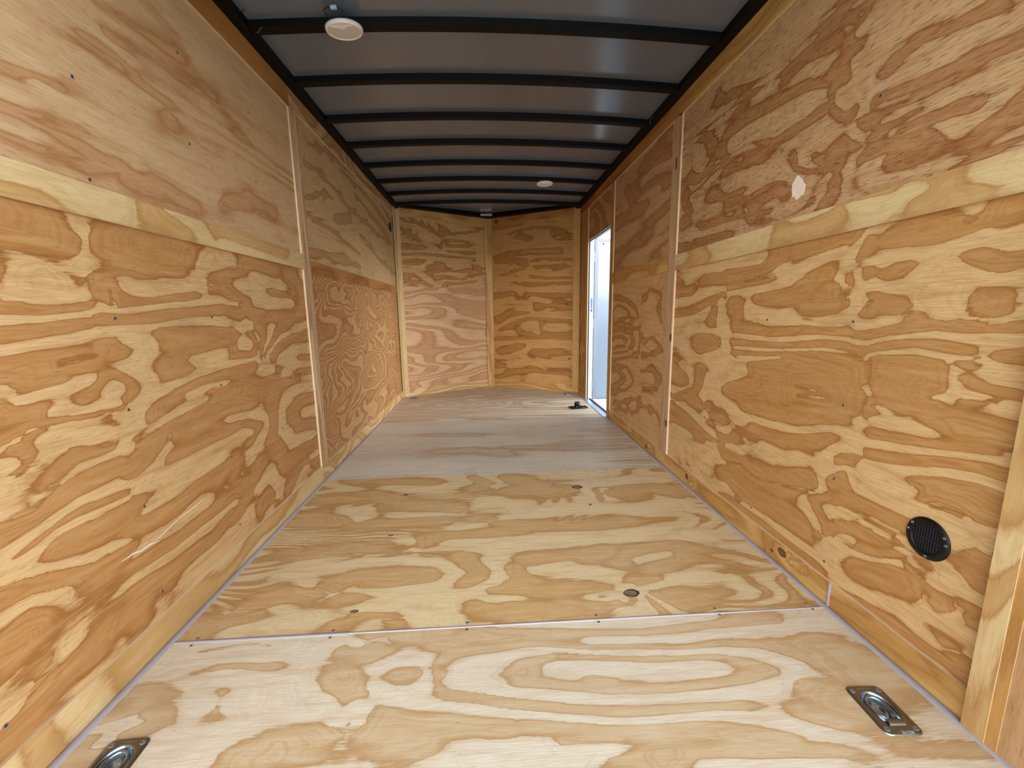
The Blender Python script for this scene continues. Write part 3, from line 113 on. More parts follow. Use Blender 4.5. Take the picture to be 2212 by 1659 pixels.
def tube(bm, pts, r, seg=8):
    pts = [Vector(p) for p in pts]; prev = None; up_ = Vector((.13,.27,.95)).normalized()
    first = None
    for i, p in enumerate(pts):
        t = (pts[min(i+1, len(pts)-1)] - pts[max(i-1, 0)]).normalized()
        s = t.cross(up_).normalized(); q = s.cross(t)
        ring = [bm.verts.new(p + (s*math.cos(2*math.pi*k/seg) + q*math.sin(2*math.pi*k/seg))*r) for k in range(seg)]
        if prev:
            for k in range(seg): bm.faces.new((prev[k], prev[(k+1) % seg], ring[(k+1) % seg], ring[k]))
        else: bm.faces.new(ring[::-1])
        prev = ring
    bm.faces.new(prev)
    bmesh.ops.recalc_face_normals(bm, faces=bm.faces)
    return bm
# ---------------------------------------------------------------- materials
def simple(name, col, rough=.5, metal=0, spec=.5, bump=0, bscale=40, var=0):
    m = bpy.data.materials.new(name); m.use_nodes = True; nt = m.node_tree; b = nt.nodes['Principled BSDF']
    b.inputs['Base Color'].default_value = col; b.inputs['Roughness'].default_value = rough
    b.inputs['Metallic'].default_value = metal; b.inputs['Specular IOR Level'].default_value = spec
    if bump or var:
        t = N(nt, 'ShaderNodeTexCoord'); n = N(nt, 'ShaderNodeTexNoise'); n.inputs['Scale'].default_value = bscale
        nt.links.new(t.outputs['Object'], n.inputs['Vector'])
        if bump:
            bp = N(nt, 'ShaderNodeBump'); bp.inputs['Strength'].default_value = bump; bp.inputs['Distance'].default_value = .002
            nt.links.new(n.outputs[0], bp.inputs['Height']); nt.links.new(bp.outputs[0], b.inputs['Normal'])
        if var:
            mx = N(nt, 'ShaderNodeMix', data_type='RGBA'); mx.inputs['A'].default_value = tuple(c*(1-var) for c in col[:3])+(1,)
            mx.inputs['B'].default_value = tuple(min(1, c*(1+var)) for c in col[:3])+(1,)
            nt.links.new(n.outputs[0], mx.inputs['Factor']); nt.links.new(mx.outputs['Result'], b.inputs['Base Color'])
    return m
def math_(nt, op, a, b=None, c=None, clamp=False):
    n = N(nt, 'ShaderNodeMath', operation=op); n.use_clamp = clamp
    for i, v in enumerate((a, b, c)):
        if v is None: continue
        if hasattr(v, 'links'): nt.links.new(v, n.inputs[i])
        else: n.inputs[i].default_value = v
    return n.outputs[0]
def wood(name, pale, mid, dark, jag=.28, fine=.22, soft=.05, streak=.29, ticks=.35, tick_d=.45, rough=.55, seed=0, sheen=.35, grow=.5, tint=(150,120,84), tint_a=.25):
    pale, mid, dark = [tuple(c*k for c, k in zip(q, v))+(1,) for q, v in ((pale, (.99,.99,.97)), (mid, (.86,.80,.72)), (dark, (.68,.60,.52)))]
    """plywood veneer: the vertex attribute fig carries the growth figure, noise frays it along the grain"""
    m = bpy.data.materials.new(name); m.use_nodes = True; nt = m.node_tree; L = nt.links.new; b = nt.nodes['Principled BSDF']
    uv = N(nt, 'ShaderNodeUVMap'); uv.uv_map = 'grain'
    def noise(su, sv, det=3, off=0, rg=.55):
        mp = N(nt, 'ShaderNodeMapping'); mp.inputs['Scale'].default_value = (su, sv, 1); mp.inputs['Location'].default_value = (seed*3.7+off, seed*1.3-off, 0)
        L(uv.outputs[0], mp.inputs[0]); n = N(nt, 'ShaderNodeTexNoise', noise_dimensions='2D'); n.inputs['Scale'].default_value = 1
        n.inputs['Detail'].default_value = det; n.inputs['Roughness'].default_value = rg; L(mp.outputs[0], n.inputs['Vector']); return n.outputs[0]
    at = N(nt, 'ShaderNodeAttribute'); at.attribute_name = 'fig'
    n1 = noise(9, 38, 4, 3); n2 = noise(26, 210, 3, 11)
    s = math_(nt, 'MULTIPLY_ADD', math_(nt, 'SUBTRACT', n1, .5), jag, at.outputs['Fac'])
    s = math_(nt, 'MULTIPLY_ADD', math_(nt, 'SUBTRACT', n2, .5), fine, s)
    rp = N(nt, 'ShaderNodeValToRGB'); L(s, rp.inputs[0]); e = rp.color_ramp.elements
    mixc = lambda A, B, t: tuple(A[i]*(1-t)+B[i]*t for i in range(3))+(1,)
    e[0].position = .0; e[0].color = pale; e[1].position = 1; e[1].color = mixc(mid, dark, .25)
    for ps, c in ((.30, mixc(pale, mid, .10)), (.5-soft, mixc(pale, mid, .30)), (.5+soft*.8, mixc(mid, dark, .8)), (.64, mixc(mid, dark, .35)), (.82, mixc(mid, pale, .12))):
        x = e.new(ps); x.color = c
    e[-1].color = mixc(mid, pale, .2)
    col = rp.outputs[0]
    def mix(fac, A, B, mode='MIX'):
        x = N(nt, 'ShaderNodeMix', data_type='RGBA', blend_type=mode)
        for k, v in (('Factor', fac), ('A', A), ('B', B)):
            if hasattr(v, 'links'): L(v, x.inputs[k])
            else: x.inputs[k].default_value = v
        return x.outputs['Result']
    # faint growth lines that follow the figure
    ar = N(nt, 'ShaderNodeAttribute'); ar.attribute_name = 'ring'
    sp = N(nt, 'ShaderNodeSeparateXYZ'); L(uv.outputs[0], sp.inputs[0])
    cb = N(nt, 'ShaderNodeCombineXYZ'); L(math_(nt, 'MULTIPLY_ADD', math_(nt, 'SUBTRACT', n1, .5), .8, ar.outputs['Fac']), cb.inputs[0]); L(math_(nt, 'MULTIPLY', sp.outputs[0], .7), cb.inputs[1])
    nr = N(nt, 'ShaderNodeTexNoise', noise_dimensions='2D'); nr.inputs['Scale'].default_value = 2.6; nr.inputs['Detail'].default_value = 2; L(cb.outputs[0], nr.inputs['Vector'])
    fr_ = math_(nt, 'MULTIPLY', math_(nt, 'SUBTRACT', nr.outputs[0], .47, clamp=True), grow*9, clamp=True)
    col = mix(math_(nt, 'MULTIPLY', fr_, math_(nt, 'MULTIPLY_ADD', math_(nt, 'MULTIPLY', s, 1.0, clamp=True), .36, .16)), col, mixc(mid, dark, .55))
    n7 = noise(4.5, 46, 3, 41)                      # cloudy streaks along the grain
    col = mix(math_(nt, 'MULTIPLY', math_(nt, 'SUBTRACT', n7, .5, clamp=True), 1.5, clamp=True), col, mixc(mid, dark, .5))
    col = mix(math_(nt, 'MULTIPLY', math_(nt, 'SUBTRACT', .47, n7, clamp=True), 1.3, clamp=True), col, mixc(pale, mid, .15))
    n3 = noise(14, 330, 2, 5)                       # fibre
    f3 = math_(nt, 'MULTIPLY', math_(nt, 'SUBTRACT', n3, .35, clamp=True), streak*3, clamp=True)
    col = mix(f3, col, srgb(*tint), 'MULTIPLY') if streak > .3 else mix(f3, col, mixc(mid, dark, .5))
    n4 = noise(1.6, 4.2, 2, 19)                     # broad tone drift
    f4 = math_(nt, 'MULTIPLY', math_(nt, 'SUBTRACT', n4, .42, clamp=True), tint_a*4, clamp=True)
    col = mix(f4, col, mix(.5, col, srgb(*tint)))
    if ticks > 0:
        n5 = noise(24, 300, 1, 29)
        th = math_(nt, 'MULTIPLY', math_(nt, 'SUBTRACT', n5, .78-ticks*.22, clamp=True), 10, clamp=True)
        col = mix(math_(nt, 'MULTIPLY', th, tick_d), col, tuple(c*.45 for c in dark[:3])+(1,))
    L(col, b.inputs['Base Color'])
    b.inputs['Roughness'].default_value = rough; b.inputs['Specular IOR Level'].default_value = sheen
    bp = N(nt, 'ShaderNodeBump'); bp.inputs['Strength'].default_value = .12; bp.inputs['Distance'].default_value = .0015
    L(n3, bp.inputs['Height']); L(bp.outputs[0], b.inputs['Normal'])
    return m
C = srgb
MW = {
 'left_low':  wood('pine_veneer_left_lower',  C(211,178,128), C(186,137,80), C(160,106,52), jag=.31, seed=1, ticks=.30),
 'left_up':   wood('pine_veneer_left_upper',  C(204,174,134), C(192,150,106), C(178,132,82), jag=.42, soft=.22, seed=2, ticks=.45, tint=(178,140,112), grow=.2),
 'left_far_up': wood('pine_veneer_left_far_upper', C(206,178,132), C(190,150,100), C(160,116,66), jag=.12, fine=.14, seed=3),
 'left_far_low': wood('pine_veneer_left_far_lower', C(200,160,110), C(184,136,86), C(160,108,58), jag=.25, seed=4),
 'right_low': wood('pine_veneer_right_lower', C(214,180,128), C(187,138,78), C(162,108,52), jag=.31, seed=5, ticks=.3),
 'right_up':  wood('pine_veneer_right_upper', C(200,165,120), C(174,126,78), C(142,86,44), jag=.34, soft=.07, seed=6, ticks=.75, tick_d=.6),
 'right_far_up': wood('pine_veneer_right_far_upper', C(200,160,118), C(182,136,92), C(160,114,66), jag=.45, soft=.16, seed=7, ticks=.5, grow=.25),
 'right_far_low': wood('pine_veneer_right_far_lower', C(208,166,112), C(184,134,78), C(158,104,52), jag=.10, fine=.14, seed=8),
 'nose_a': wood('pine_veneer_nose_strong', C(210,172,118), C(184,132,72), C(148,92,40), jag=.22, seed=9, rough=.6),
 'nose_pink': wood('pine_veneer_nose_pinkish', C(212,178,138), C(200,156,114), C(188,136,88), jag=.34, soft=.12, seed=10, ticks=.2),
 'nose_b': wood('pine_veneer_nose_right', C(200,156,96), C(178,124,62), C(150,94,38), jag=.22, seed=11, rough=.6),
 'floor_near': wood('pine_floor_near', C(218,204,178), C(208,180,136), C(196,154,100), jag=.26, soft=.05, seed=12, ticks=.15, rough=.5, tint=(190,176,150)),
 'floor_mid': wood('pine_floor_middle', C(222,198,152), C(206,168,112), C(190,144,86), jag=.24, soft=.06, seed=13, ticks=.2, rough=.5, tint=(190,170,140)),
 'floor_grey': wood('pine_floor_greyish', C(214,204,184), C(206,190,164), C(188,158,120), jag=.4, soft=.2, seed=14, ticks=.5, streak=.2, rough=.5, tint=(168,150,130), tint_a=.4),
 'floor_far': wood('pine_floor_front', C(218,206,184), C(208,188,158), C(182,150,114), jag=.4, soft=.12, seed=15, ticks=.4, streak=.2, rough=.5, tint=(168,150,130), tint_a=.3),
 'strip_pale': wood('pine_strip_pale', C(216,192,142), C(204,166,108), C(192,148,90), jag=.3, soft=.08, seed=16, ticks=.25),
 'strip_gold': wood('solid_pine_golden', C(210,170,104), C(196,150,84), C(176,126,62), jag=.3, soft=.2, seed=17, ticks=.2),
 'strip_dark': wood('solid_pine_amber', C(186,132,72), C(170,116,58), C(150,98,44), jag=.3, soft=.2, seed=18, ticks=.3),
 'strip_pink': wood('pine_batten_striped', C(218,192,156), C(204,168,128), C(172,130,92), jag=.3, soft=.1, seed=19, ticks=.3),
}
EDGE = simple('plywood_edge', C(212,184,146), .7, var=.15, bscale=300)
CAULK = simple('grey_caulk', C(164,155,157), .55, var=.06, bscale=60)
BLACK = simple('black_painted_steel', C(9,9,11), .5, 0, .12, var=.3, bscale=30)
CEIL = simple('grey_coated_roof_sheet', C(100,109,120), .2, 0, .6, bump=.05, bscale=9, var=.06)
ZINC = simple('zinc_screw', C(132,130,128), .4, .6, var=.3, bscale=90)
DARKHOLE = simple('dark_recess', C(8,8,10), .8)
PLASTIC = simple('black_plastic', C(11,11,13), .4, 0, .3, var=.25, bscale=80)
STEEL = simple('zinc_plated_steel', C(140,143,140), .32, 1, var=.06, bscale=120)
STEELB = simple('bright_zinc_bluish', C(168,190,208), .22, 1)
BARS = simple('grille_bar_plastic', C(34,34,38), .4, 0, .4)
WHITEP = simple('white_plastic', C(238,236,234), .4)
LENS = simple('frosted_lens', C(212,208,200), .5)
ALU = simple('aluminium', C(112,119,127), .4, .6, var=.05)
SILL = simple('sill_aluminium', C(176,182,188), .35, .7)
WHITESKIN = simple('white_painted_aluminium', C(228,234,240), .18, 0, .6)
LEAFSKIN = simple('pale_blue_door_liner', C(122,134,148), .12, .35, .8)
BLUEWIRE = simple('blue_connector', C(150,188,220), .4)
RUBBER = simple('black_rubber', C(20,22,24), .6)
PATCHW = simple('white_plaster_smear', C(232,214,196), .7, var=.1, bscale=60)
# ---------------------------------------------------------------- growth figure
def vnoise(x, y, seed):
    rg = np.random.RandomState(seed); T = rg.rand(64, 64)
    xi = np.floor(x).astype(int); yi = np.floor(y).astype(int); fx = x-xi; fy = y-yi
    fx = fx*fx*fx*(fx*(fx*6-15)+10); fy = fy*fy*fy*(fy*(fy*6-15)+10)
    g = lambda a, b: T[a % 64, b % 64]
    return (g(xi, yi)*(1-fx)+g(xi+1, yi)*fx)*(1-fy)+(g(xi, yi+1)*(1-fx)+g(xi+1, yi+1)*fx)*fy
def fbm(x, y, seed, octv=3):
    s = 0; a = 1; t = 0
    for o in range(octv):
        s = s+a*vnoise(x*2**o+o*7.3, y*2**o-o*3.1, seed+o); t += a; a *= .5
    return s/t
def figure(u, v, seed, rings=7, su=1.1, sv=3.2, warp=.25, knots=(), bias=0):
    wx = (fbm(u*2.2, v*5, seed+50, 2)-.5)*warp; wy = (fbm(u*2.6+9, v*6, seed+60, 2)-.5)*warp*.35
    h = fbm((u+wx)*su+3.3, (v+wy)*sv+1.7, seed, 2)
    for ku, kv, kr, ks in knots:
        d2 = ((u-ku)/(kr*1.6))**2+((v-kv)/kr)**2
        h = h+ks/rings*np.exp(-d2)
    t = h*rings*2; fr = t-np.floor(t)
    tri = 1-np.abs(2*fr-1)
    return np.clip(tri+bias, 0, 1), t*1.6
def strokes(u, v, base, ring, tr, aniso=1.5, reach=.16, cap=.07):
    """tr: list of (tone, radius, [(u, v), ...]) for figure bands that have a place of their own"""
    D = {0: np.full(u.shape, 9.), 1: np.full(u.shape, 9.)}
    # let the traced outlines wander a little, as veneer figure does
    uu = u+(fbm(u*9, v*16, 77, 2)-.5)*.020; vv = v+(fbm(u*7+5, v*16, 78, 2)-.5)*.009
    for tone, rad, pts in tr:
        P = np.array(pts, float)
        if len(P) == 1: P = np.vstack([P, P+1e-4])
        for a, b in zip(P[:-1], P[1:]):
            ax = np.array([1/aniso, 1.]); A = a*ax; B = b*ax; X = uu*ax[0]; Y = vv
            d = B-A; L2 = max(d@d, 1e-9); t = np.clip(((X-A[0])*d[0]+(Y-A[1])*d[1])/L2, 0, 1)
            q = np.hypot(X-A[0]-t*d[0], Y-A[1]-t*d[1])-rad
            D[tone] = np.minimum(D[tone], np.maximum(q, .0005))
    T = np.minimum(D[0], cap+.02*(base-.5))/(np.minimum(D[0], cap)+D[1])
    if cap <= .02: T = np.maximum(T, .78*np.exp(-(D[1]/.006)**2))   # fine dark lines stay unbroken
    T = np.clip((T-.5)*1.15+.5, 0, 1)
    dm = np.minimum(D[0], D[1]); c = np.exp(-(dm/reach)**2)
    return base*(1-c)+(T*.93+base*.07)*c, ring*.35+(D[0]-D[1])*42
def panel(name, origin, U, V, nrm, wu, hv, mat, seed, th=.009, figkw=None, grain='u', trace=None, holes=(), keep=None, step=.008, parent=None, cap=.07):
    """sheet of plywood: front face gridded at origin + u*U + v*V, thickness th behind it"""
    O = Vector(origin); U = Vector(U); V = Vector(V); nv = Vector(nrm)
    if trace: step = .0055
    su_, sv_ = (step*1.8, step) if grain == 'u' else (step, step*1.8)
    nu = max(1, int(round(wu/su_))); nvv = max(1, int(round(hv/sv_)))
    us = np.linspace(0, wu, nu+1); vsx = np.linspace(0, hv, nvv+1)
    UU, VV = np.meshgrid(us, vsx, indexing='ij'); UU = UU.ravel(); VV = VV.ravel()
    ga, gb = (UU, VV) if grain == 'u' else (VV, UU)
    fk = dict(figkw or {}); base, ring = figure(ga, gb, seed, **fk)
    if trace: base, ring = strokes(ga, gb, base, ring, trace, cap=cap)
    Oa = np.array(O); Ua = np.array(U); Va = np.array(V); Na = np.array(nv)
    P = Oa+UU[:, None]*Ua+VV[:, None]*Va
    idx = lambda i, j: i*(nvv+1)+j
    flip = U.cross(V).dot(nv) < 0
    faces = []
    for i in range(nu):
        for j in range(nvv):
            cu = (us[i]+us[i+1])/2; cv = (vsx[j]+vsx[j+1])/2
            if any(((cu-h[0])/h[2])**2+((cv-h[1])/h[3])**2 < 1 for h in holes): continue
            if keep and not keep(O+U*cu+V*cv): continue
            f = (idx(i, j), idx(i+1, j), idx(i+1, j+1), idx(i, j+1))
            faces.append(f[::-1] if flip else f)
    nf = len(faces); n0 = len(P)
    extra = []; ef = []
    if not keep:
        c = [O, O+U*wu, O+U*wu+V*hv, O+V*hv]; bk = [q-nv*th for q in c]
        extra = c+bk
        for k in range(4):
            l = (k+1) % 4; f = (n0+k, n0+4+k, n0+4+l, n0+l); ef.append(f[::-1] if flip else f)
        f = (n0+7, n0+6, n0+5, n0+4); ef.append(f[::-1] if flip else f)
    allP = [tuple(q) for q in P]+[tuple(q) for q in extra]
    me = bpy.data.meshes.new(name); me.from_pydata(allP, [], faces+ef); me.materials.append(mat); me.materials.append(EDGE)
    mi = np.zeros(len(faces)+len(ef), int); mi[nf:] = 1; me.polygons.foreach_set('material_index', mi)
    att = me.attributes.new('fig', 'FLOAT', 'POINT'); val = np.concatenate([base, np.zeros(len(extra))]); att.data.foreach_set('value', val.astype(np.float32))
    att = me.attributes.new('ring', 'FLOAT', 'POINT'); att.data.foreach_set('value', np.concatenate([ring, np.zeros(len(extra))]).astype(np.float32))
    uvl = me.uv_layers.new(name='grain'); li = np.zeros(len(me.loops), int); me.loops.foreach_get('vertex_index', li)
    G = np.stack([np.concatenate([ga, np.zeros(len(extra))]), np.concatenate([gb, np.zeros(len(extra))])], 1)
    uvl.data.foreach_set('uv', G[li].astype(np.float32).ravel())
    me.update(); o = bpy.data.objects.new(name, me); COL.objects.link(o)
    if parent: o.parent = parent
    return o
screw_mesh = None
def screw(parent, x, y, z, nrm, r=.0048):
    """countersunk screw head: dished disc with a cross recess"""
    global screw_mesh
    if screw_mesh is None:
        bm = lathe([(0,.0008),(.45,.0009),(.5,.0014),(.9,.0016),(1.0,.0)], 14)
        for v in bm.verts: v.co.x *= 1; v.co.z *= 1
        bm2 = bm
        for a in (0, math.pi/2):
            b3 = boxm((-.5,-.11,.0012),(.5,.11,.0019)); bmesh.ops.rotate(b3, cent=(0,0,0), matrix=Matrix.Rotation(a, 3, 'Z'), verts=b3.verts)
            tmp = bpy.data.meshes.new('t'); b3.to_mesh(tmp); b3.free(); n0 = len(bm2.faces); bm2.from_mesh(tmp); bpy.data.meshes.remove(tmp)
            bm2.faces.ensure_lookup_table()
            for f in bm2.faces[n0:]: f.material_index = 1
        screw_mesh = bpy.data.meshes.new('screw'); bm2.to_mesh(screw_mesh); bm2.free(); screw_mesh.materials.append(ZINC); screw_mesh.materials.append(DARKHOLE)
    o = bpy.data.objects.new('screw', screw_mesh); COL.objects.link(o); o.parent = parent
    q = Vector(nrm).to_track_quat('Z', 'Y'); o.rotation_mode = 'QUATERNION'; o.rotation_quaternion = q
    o.location = Vector((x, y, z))-parent.location; o.scale = (r, r, 1)
    return o
# ================================================================ the trailer
W2 = 1.03; TH = .009; XP = W2+.009       # batten face plane, panel face plane
YB, YC, YT = .36, 4.90, 5.50             # rear opening, nose corner, nose tip
def st(o, label, cat): return tag(o, label, cat, kind='structure')
trim_n = [0]
def trim(a, b, side, mat, label, seed, kw=None, th=None, proud=0., grain=None, cat='wooden batten', trace=None):
    """flat strip on a side wall: a, b = (y, z) corners"""
    trim_n[0] += 1; s = -1 if side == 'left' else 1
    y0, y1 = sorted((a[0], b[0])); z0, z1 = sorted((a[1], b[1])); g = grain or ('u' if y1-y0 > z1-z0 else 'v')
    o = panel('trim_%d' % trim_n[0], (s*(W2-proud), y0, z0), (0,1,0), (0,0,1), (-s,0,0), y1-y0, z1-z0, MW[mat], seed, th=th or .0092+proud, figkw=kw or dict(rings=5, su=.8, sv=2.2), grain=g, trace=trace)
    return st(o, label, cat)
def wallp(side, y0, y1, z0, z1, mat, seed, label, kw=None, trace=None, cap=.07):
    s = -1 if side == 'left' else 1
    o = panel('wall_'+side, (s*XP, y0, z0), (0,1,0), (0,0,1), (-s,0,0), y1-y0, z1-z0, MW[mat], seed, th=.008, figkw=kw, trace=trace, cap=cap)
    return st(o, label, 'wall panel')
# ---- left wall
LN = wallp('left', YB, 2.43, .05, 1.24, 'left_low', 11, 'plywood panel with bold brown swirls, lower half of the left wall nearest the camera', dict(rings=7, su=1.0, sv=3.0, knots=((.75,.45,.10,2.2),(1.62,.55,.08,2))), TRACE['LL'])
LU = wallp('left', YB, 2.43, 1.24, 2.05, 'left_up', 12, 'smooth pinkish plywood panel on the upper left wall nearest the camera', dict(rings=3, su=.3, sv=4.2, warp=.08, bias=-.1), TRACE['LU'], .03)
LFU = wallp('left', 2.43, YC, 1.23, 2.10, 'left_far_up', 13, 'pale plywood panel with arched grain lines, upper left wall towards the nose', dict(rings=6, su=.4, sv=2.2, bias=-.2), TRACE['LFU'], .015)
LFL = wallp('left', 2.43, YC, .05, 1.23, 'left_far_low', 14, 'tan plywood panel with fine rippled grain, lower left wall towards the nose', dict(rings=11, su=1.3, sv=2.8, warp=.7))
bl = panel('baseboard_left', (-W2, YB, .0), (0,1,0), (0,0,1), (1,0,0), 2.03, .09, MW['strip_pale'], 21, th=.0092, figkw=dict(rings=4, su=.8, sv=3)); st(bl, 'pale plywood baseboard at the foot of the left wall, nearer length', 'baseboard')
bl2 = panel('baseboard_left', (-W2, 2.39, .0), (0,1,0), (0,0,1), (1,0,0), YC-2.39, .088, MW['strip_pale'], 22, th=.0092, figkw=dict(rings=5, su=1.6, sv=2)); st(bl2, 'pale plywood baseboard at the foot of the left wall, length towards the nose', 'baseboard')
trim((YB,2.003),(2.392,2.10), 'left', 'strip_dark', 'amber top board along the upper edge of the left wall, nearest the camera', 31, dict(rings=2, su=.5, sv=2))
trim((2.392,2.012),(YC,2.10), 'left', 'left_far_up', 'pale plywood top board along the upper edge of the left wall, towards the nose', 32, dict(rings=5, su=.8, sv=2))
trim((YB,1.205),(2.385,1.285), 'left', 'strip_pale', 'wide pale horizontal batten halfway up the left wall, nearest the camera', 33, dict(rings=3, su=.9, sv=2.5), trace=TRACE['ML'])
trim((2.485,1.188),(4.80,1.262), 'left', 'strip_dark', 'brownish horizontal batten halfway up the left wall, towards the nose', 34, dict(rings=2, su=.6, sv=2))
trim((2.385,.09),(2.485,2.012), 'left', 'strip_pink', 'striped vertical batten between the two plywood bays of the left wall', 35, dict(rings=2.4, su=.35, sv=9, warp=.05))
trim((.63,.0),(.682,2.10), 'left', 'strip_gold', 'vertical end post of the left wall at the rear opening', 36, dict(rings=2, su=.4, sv=5), proud=.014)
for y in (1.178, 1.582, 1.995, .775):
    for z in (.155, .43, .71, .957): screw(LN, -XP, y+random.Random(int(y*100+z*1000)).uniform(-.006,.006), z, (1,0,0))
    for z in (1.532, 1.806): screw(LU, -XP, y, z, (1,0,0))
    if y < 1.3: screw(LU, -XP, y, 1.30, (1,0,0))
for y in (2.56, 2.97, 3.38, 3.8, 4.2, 4.6):
    for z in (.16, .45, .72, .98): screw(LFL, -XP, y, z, (1,0,0), .004)
    for z in (1.36, 1.60, 1.84): screw(LFU, -XP, y, z, (1,0,0), .004)
# white scratch low on the near left panel
bm = bmesh.new()
for pts, w_ in ((SCR1, .0016), (SCR2, .0024)):
    pr_ = None
    for i, (y, z) in enumerate(pts):
        ww = w_*(.25 if i in (0, len(pts)-1) else 1); a_ = bm.verts.new((-XP+.0006, y, z+ww)); b_ = bm.verts.new((-XP+.0006, y, z-ww))
        if pr_: bm.faces.new((pr_[0], pr_[1], b_, a_))
        pr_ = (a_, b_)
bmesh.ops.recalc_face_normals(bm, faces=bm.faces)
mesh_obj('scratch', bm, PATCHW, LN)['label'] = 'white scratch'
# ---- right wall
D0, D1, DZ = 3.70, 4.50, 1.69
RN = wallp('right', YB, 2.43, .05, 1.23, 'right_low', 15, 'plywood panel with bold swirls and the round vent, lower half of the right wall nearest the camera', dict(rings=7, su=1.0, sv=3.0, knots=((.9,.3,.1,2),(1.7,.8,.08,2))), TRACE['RL'])
RU = wallp('right', YB, 2.43, 1.23, 2.05, 'right_up', 16, 'reddish streaked plywood panel with a white smear, upper right wall nearest the camera', dict(rings=6, su=.9, sv=3.0), TRACE['RU'], .02)
RFU = wallp('right', 2.43, 3.66, 1.23, 2.05, 'right_far_up', 17, 'brown plywood panel on the upper right wall between batten and doorway', dict(rings=3, su=.5, sv=4.0, warp=.15), TRACE['RFU'], .05)
RFL = wallp('right', 2.43, 3.66, .05, 1.23, 'right_far_low', 18, 'plywood panel with concentric oval rings, lower right wall beside the doorway', dict(rings=6, su=.5, sv=1.8, bias=-.3), TRACE['RFL'], .02)
o = panel('wall_right', (XP, D0, DZ), (0,1,0), (0,0,1), (-1,0,0), .92, 2.10-DZ, MW['right_far_up'], 19, th=.008, figkw=dict(rings=3, su=.8, sv=2.2)); st(o, 'brown plywood panel above the side doorway', 'wall panel')
o = panel('wall_right', (XP, D1, .05), (0,1,0), (0,0,1), (-1,0,0), YC-D1, 2.0, MW['right_far_low'], 20, th=.008, grain='v', figkw=dict(rings=4, su=.5, sv=3)); st(o, 'narrow plywood panel between the side doorway and the nose corner', 'wall panel')
br1 = panel('baseboard_right', (W2, .757, 0), (0,1,0), (0,0,1), (-1,0,0), .40, .083, MW['strip_gold'], 23, th=.0092, figkw=dict(rings=2, su=.6, sv=4)); st(br1, 'short golden pine baseboard at the foot of the right wall, nearest the camera', 'baseboard')
br2 = panel('baseboard_right', (W2, 1.157, 0), (0,1,0), (0,0,1), (-1,0,0), 3.62-1.157, .083, MW['strip_gold'], 24, th=.0092, figkw=dict(rings=3, su=.9, sv=6, knots=((.15,.06,.02,2),(.93,.04,.02,2),(1.5,.03,.02,2)))); st(br2, 'long golden pine baseboard with knots at the foot of the right wall', 'baseboard')
br3 = panel('baseboard_right', (W2, D1+.0, 0), (0,1,0), (0,0,1), (-1,0,0), YC-D1, .083, MW['strip_gold'], 25, th=.0092, figkw=dict(rings=2)); st(br3, 'short baseboard between the side doorway and the nose corner', 'baseboard')
trim((YB,2.008),(2.45,2.10), 'right', 'strip_gold', 'golden plywood top board along the upper edge of the right wall, nearest the camera', 37, dict(rings=3, su=.7, sv=3))
trim((2.45,2.015),(YC,2.10), 'right', 'strip_dark', 'amber top board along the upper edge of the right wall, towards the nose', 38, dict(rings=2, su=.5, sv=2))
trim((.757,1.183),(2.405,1.27), 'right', 'strip_pale', 'wide pale horizontal batten halfway up the right wall, nearest the camera', 39, dict(rings=3, su=1.0, sv=2.5), trace=TRACE['MR'])
trim((2.51,1.19),(3.61,1.28), 'right', 'strip_gold', 'horizontal batten halfway up the right wall beside the doorway', 40, dict(rings=2, su=1.2, sv=2.5))
trim((2.405,.083),(2.512,2.015), 'right', 'strip_pink', 'vertical pine batten with dark knots between the two bays of the right wall', 41, dict(rings=2.0, su=.4, sv=8, warp=.05))
trim((3.61,.0),(3.70,2.015), 'right', 'strip_gold', 'narrow vertical batten on the near side of the side doorway', 42, dict(rings=1.5, su=.3, sv=5, warp=.05))
trim((D1,.083),(4.60,2.015), 'right', 'strip_gold', 'narrow vertical batten on the far side of the side doorway', 43, dict(rings=1.5, su=.3, sv=5, warp=.05))
trim((.712,.0),(.757,2.10), 'right', 'strip_pale', 'pale vertical end post of the right wall at the rear opening', 44, dict(rings=2, su=.7, sv=7), proud=.015)
trim((.690,.0),(.712,2.10), 'right', 'strip_gold', 'slim pale strip on the camera side of the right end post', 45, dict(rings=1, su=.5, sv=3), proud=.0135)
trim((YB,.0),(.690,2.10), 'right', 'left_up', 'brown plywood cover board of the right rear door frame', 46, dict(rings=2, su=.5, sv=3), proud=.0125, grain='v')
for z in (.132, .42, .66, .916, 1.53, 1.82):
    for y in (.771, 1.197, 1.584, 1.995):
        screw(RN if z < 1.23 else RU, XP, y, z, (-1,0,0), .0055 if y < 1 else .0045)
for y in (2.60, 3.0, 3.4):
    for z in (.2, .5, .8, 1.05): screw(RFL, XP, y, z, (-1,0,0), .004)
    for z in (1.4, 1.65, 1.88): screw(RFU, XP, y, z, (-1,0,0), .004)
# white smear left by a torn label on the upper right panel
bm = bmesh.new(); rr = random.Random(4); vv = []
for i in range(30):
    a = 2*math.pi*i/30; r = .035*(1+.18*math.sin(2*a+1)+rr.uniform(-.16,.16)); vv.append(bm.verts.new((XP-.0006, 1.486+r*.8*math.cos(a), 1.373+r*1.2*math.sin(a))))
bm.faces.new(vv)
r_ = bmesh.ops.extrude_face_region(bm, geom=list(bm.faces)); bmesh.ops.translate(bm, vec=(.0008,0,0), verts=[v for v in r_['geom'] if isinstance(v, bmesh.types.BMVert)])
bmesh.ops.recalc_face_normals(bm, faces=bm.faces)
o = mesh_obj('paint_smear', bm, PATCHW, RU); o['label'] = 'white smear'
